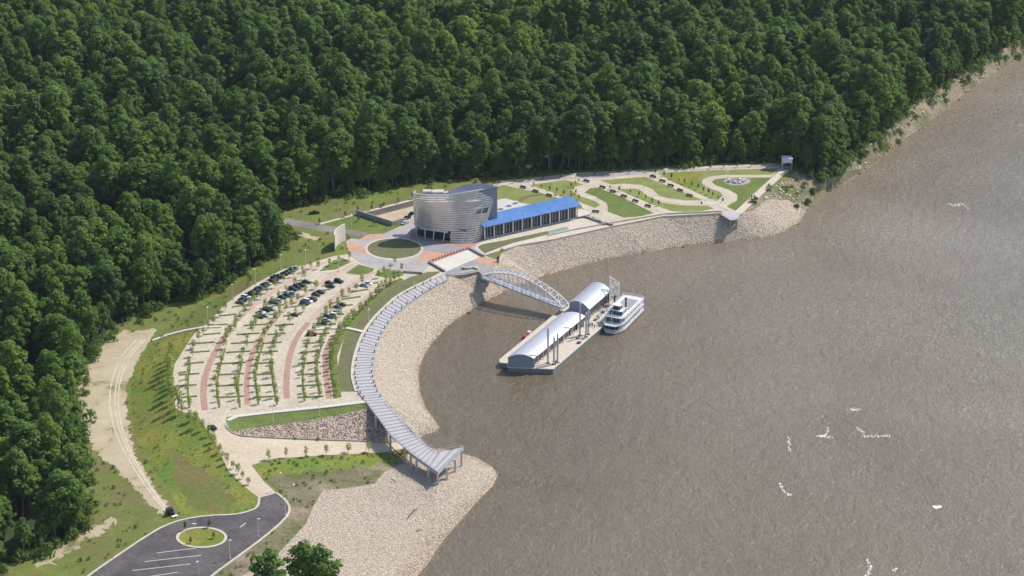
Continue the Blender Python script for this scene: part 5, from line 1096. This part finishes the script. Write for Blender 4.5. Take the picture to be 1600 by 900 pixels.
# ------------------------------------------------------------------ tractor at the end of the dirt track
p = G1(266, 803); tr = empty('tractor', p, 'dark tractor with a red bonnet at the end of the dirt track', 'tractor', None, 1.9)
for nm, c_, s_, mt in (('bonnet', (1.5, 0, 1.5), (2.6, 1.2, 1.0), 'red'), ('chassis', (.2, 0, .9), (4.2, .9, .5), 'black'), ('cab', (-1.0, 0, 2.0), (1.7, 1.7, 1.7), 'glass'), ('roof', (-1.0, 0, 2.95), (2.1, 2.0, .2), 'black'), ('loader', (3.6, 0, .7), (.7, 2.4, .9), 'grey')):
    b = MB(); b.box(c_, s_); b.build(nm, M[mt], tr)
for sx, rr_, ww in ((-1.1, 1.0, .6), (1.9, .6, .4)):
    for sy in (-1, 1): b = MB(); b.tube((sx, sy * 1.1 - ww / 2, rr_), (sx, sy * 1.1 + ww / 2, rr_), rr_, n=16); b.build('wheel', M['tyre'], tr)
p = G1(273, 808); b = MB(); b.box((0, 0, .5), (2.4, 1.4, .2)); o = empty('trailer', p, 'small pale flat trailer beside the tractor', 'trailer', None, .6); b.build('bed', M['white'], o)
for sy in (-1, 1): b = MB(); b.tube((0, sy * .8 - .1, .35), (0, sy * .8 + .1, .35), .35, n=10); b.build('wheel', M['tyre'], o)
# driftwood on the spit, foam on the river
for i, (px, py, L, a) in enumerate([(648, 800, 5, 1.0), (641, 808, 4, 1.1), (615, 752, 3.5, 2.3), (655, 831, 2.5, .3)]):
    p = G1(px, py); b = MB(); b.tube((-L / 2, 0, .5), (0, .3, .75), .22, .2, 6); b.tube((0, .3, .75), (L / 2, 0, .6), .2, .08, 6); b.tube((.2, .25, .7), (L * .3, .9, 1.1), .1, .04, 5)
    o = b.build('driftwood', M['wood'], None, (0, 0, 0)); o.location = p; o.rotation_euler = (0, 0, a)
    tag(o, ['largest dark driftwood log in the middle of the stone spit', 'driftwood log just below the largest one on the stone spit', 'driftwood branch near the top of the stone spit', 'short driftwood stick low on the stone spit'][i], 'driftwood')
b = MB(); fr_ = random.Random(4)
FO = [((1275, 682), (1290, 681), (1294, 668)), ((1282, 681), (1300, 683)), ((1232, 682), (1234, 705)), ((1326, 640), (1344, 640)), ((1335, 636), (1337, 641)), ((1218, 756), (1226, 770), (1236, 774)), ((1355, 874), (1361, 886), (1354, 900)), ((1460, 792), (1470, 791)), ((1350, 682), (1392, 681)), ((1340, 668), (1352, 680)), ((1490, 318), (1508, 320), (1511, 326)), ((1498, 322), (1480, 318)), ((1395, 892), (1402, 888))]
for ln in FO:
    for a, c_ in zip(ln[:-1], ln[1:]):
        L = math.dist(a, c_)
        for i in range(int(L * 2.4)):
            t = fr_.random(); q = P(lerp(a[0], c_[0], t) + fr_.gauss(0, 1.3), lerp(a[1], c_[1], t) + fr_.gauss(0, 1.0), .02); s_ = fr_.uniform(.06, .42) * fr_.random() ** .5 * (2.6 if ln[0][0] == 1460 else 1); n0 = fr_.uniform(0, 6)
            b.face([(q.x + s_ * math.cos(n0 + k_ * 1.05) * fr_.uniform(.6, 1.3), q.y + 1.6 * s_ * math.sin(n0 + k_ * 1.05) * fr_.uniform(.6, 1.3), .06 + .0006 * i) for k_ in range(6)])
tag(b.build('foam', M['foam']), 'streaks of white foam and drift on the brown river', 'foam', kind='stuff')
HAZE_D = 0.00002

# ------------------------------------------------------------------ thin river haze: one closed box of even air
k = bpy.data.materials.new('haze'); k.use_nodes = True; t = k.node_tree; t.nodes.remove(t.nodes['Principled BSDF']); pv_ = t.nodes.new('ShaderNodeVolumePrincipled')
pv_.inputs['Color'].default_value = (.80, .88, 1, 1); pv_.inputs['Density'].default_value = HAZE_D; pv_.inputs['Anisotropy'].default_value = .2
t.links.new(pv_.outputs[0], t.nodes['Material Output'].inputs['Volume'])
b = MB(); b.hexa([(-6000, -400, -8), (8000, -400, -8), (8000, 12500, -8), (-6000, 12500, -8)], [(-6000, -400, 470), (8000, -400, 470), (8000, 12500, 470), (-6000, 12500, 470)])
hz_o = b.build('haze', k); tag(hz_o, kind='stuff')
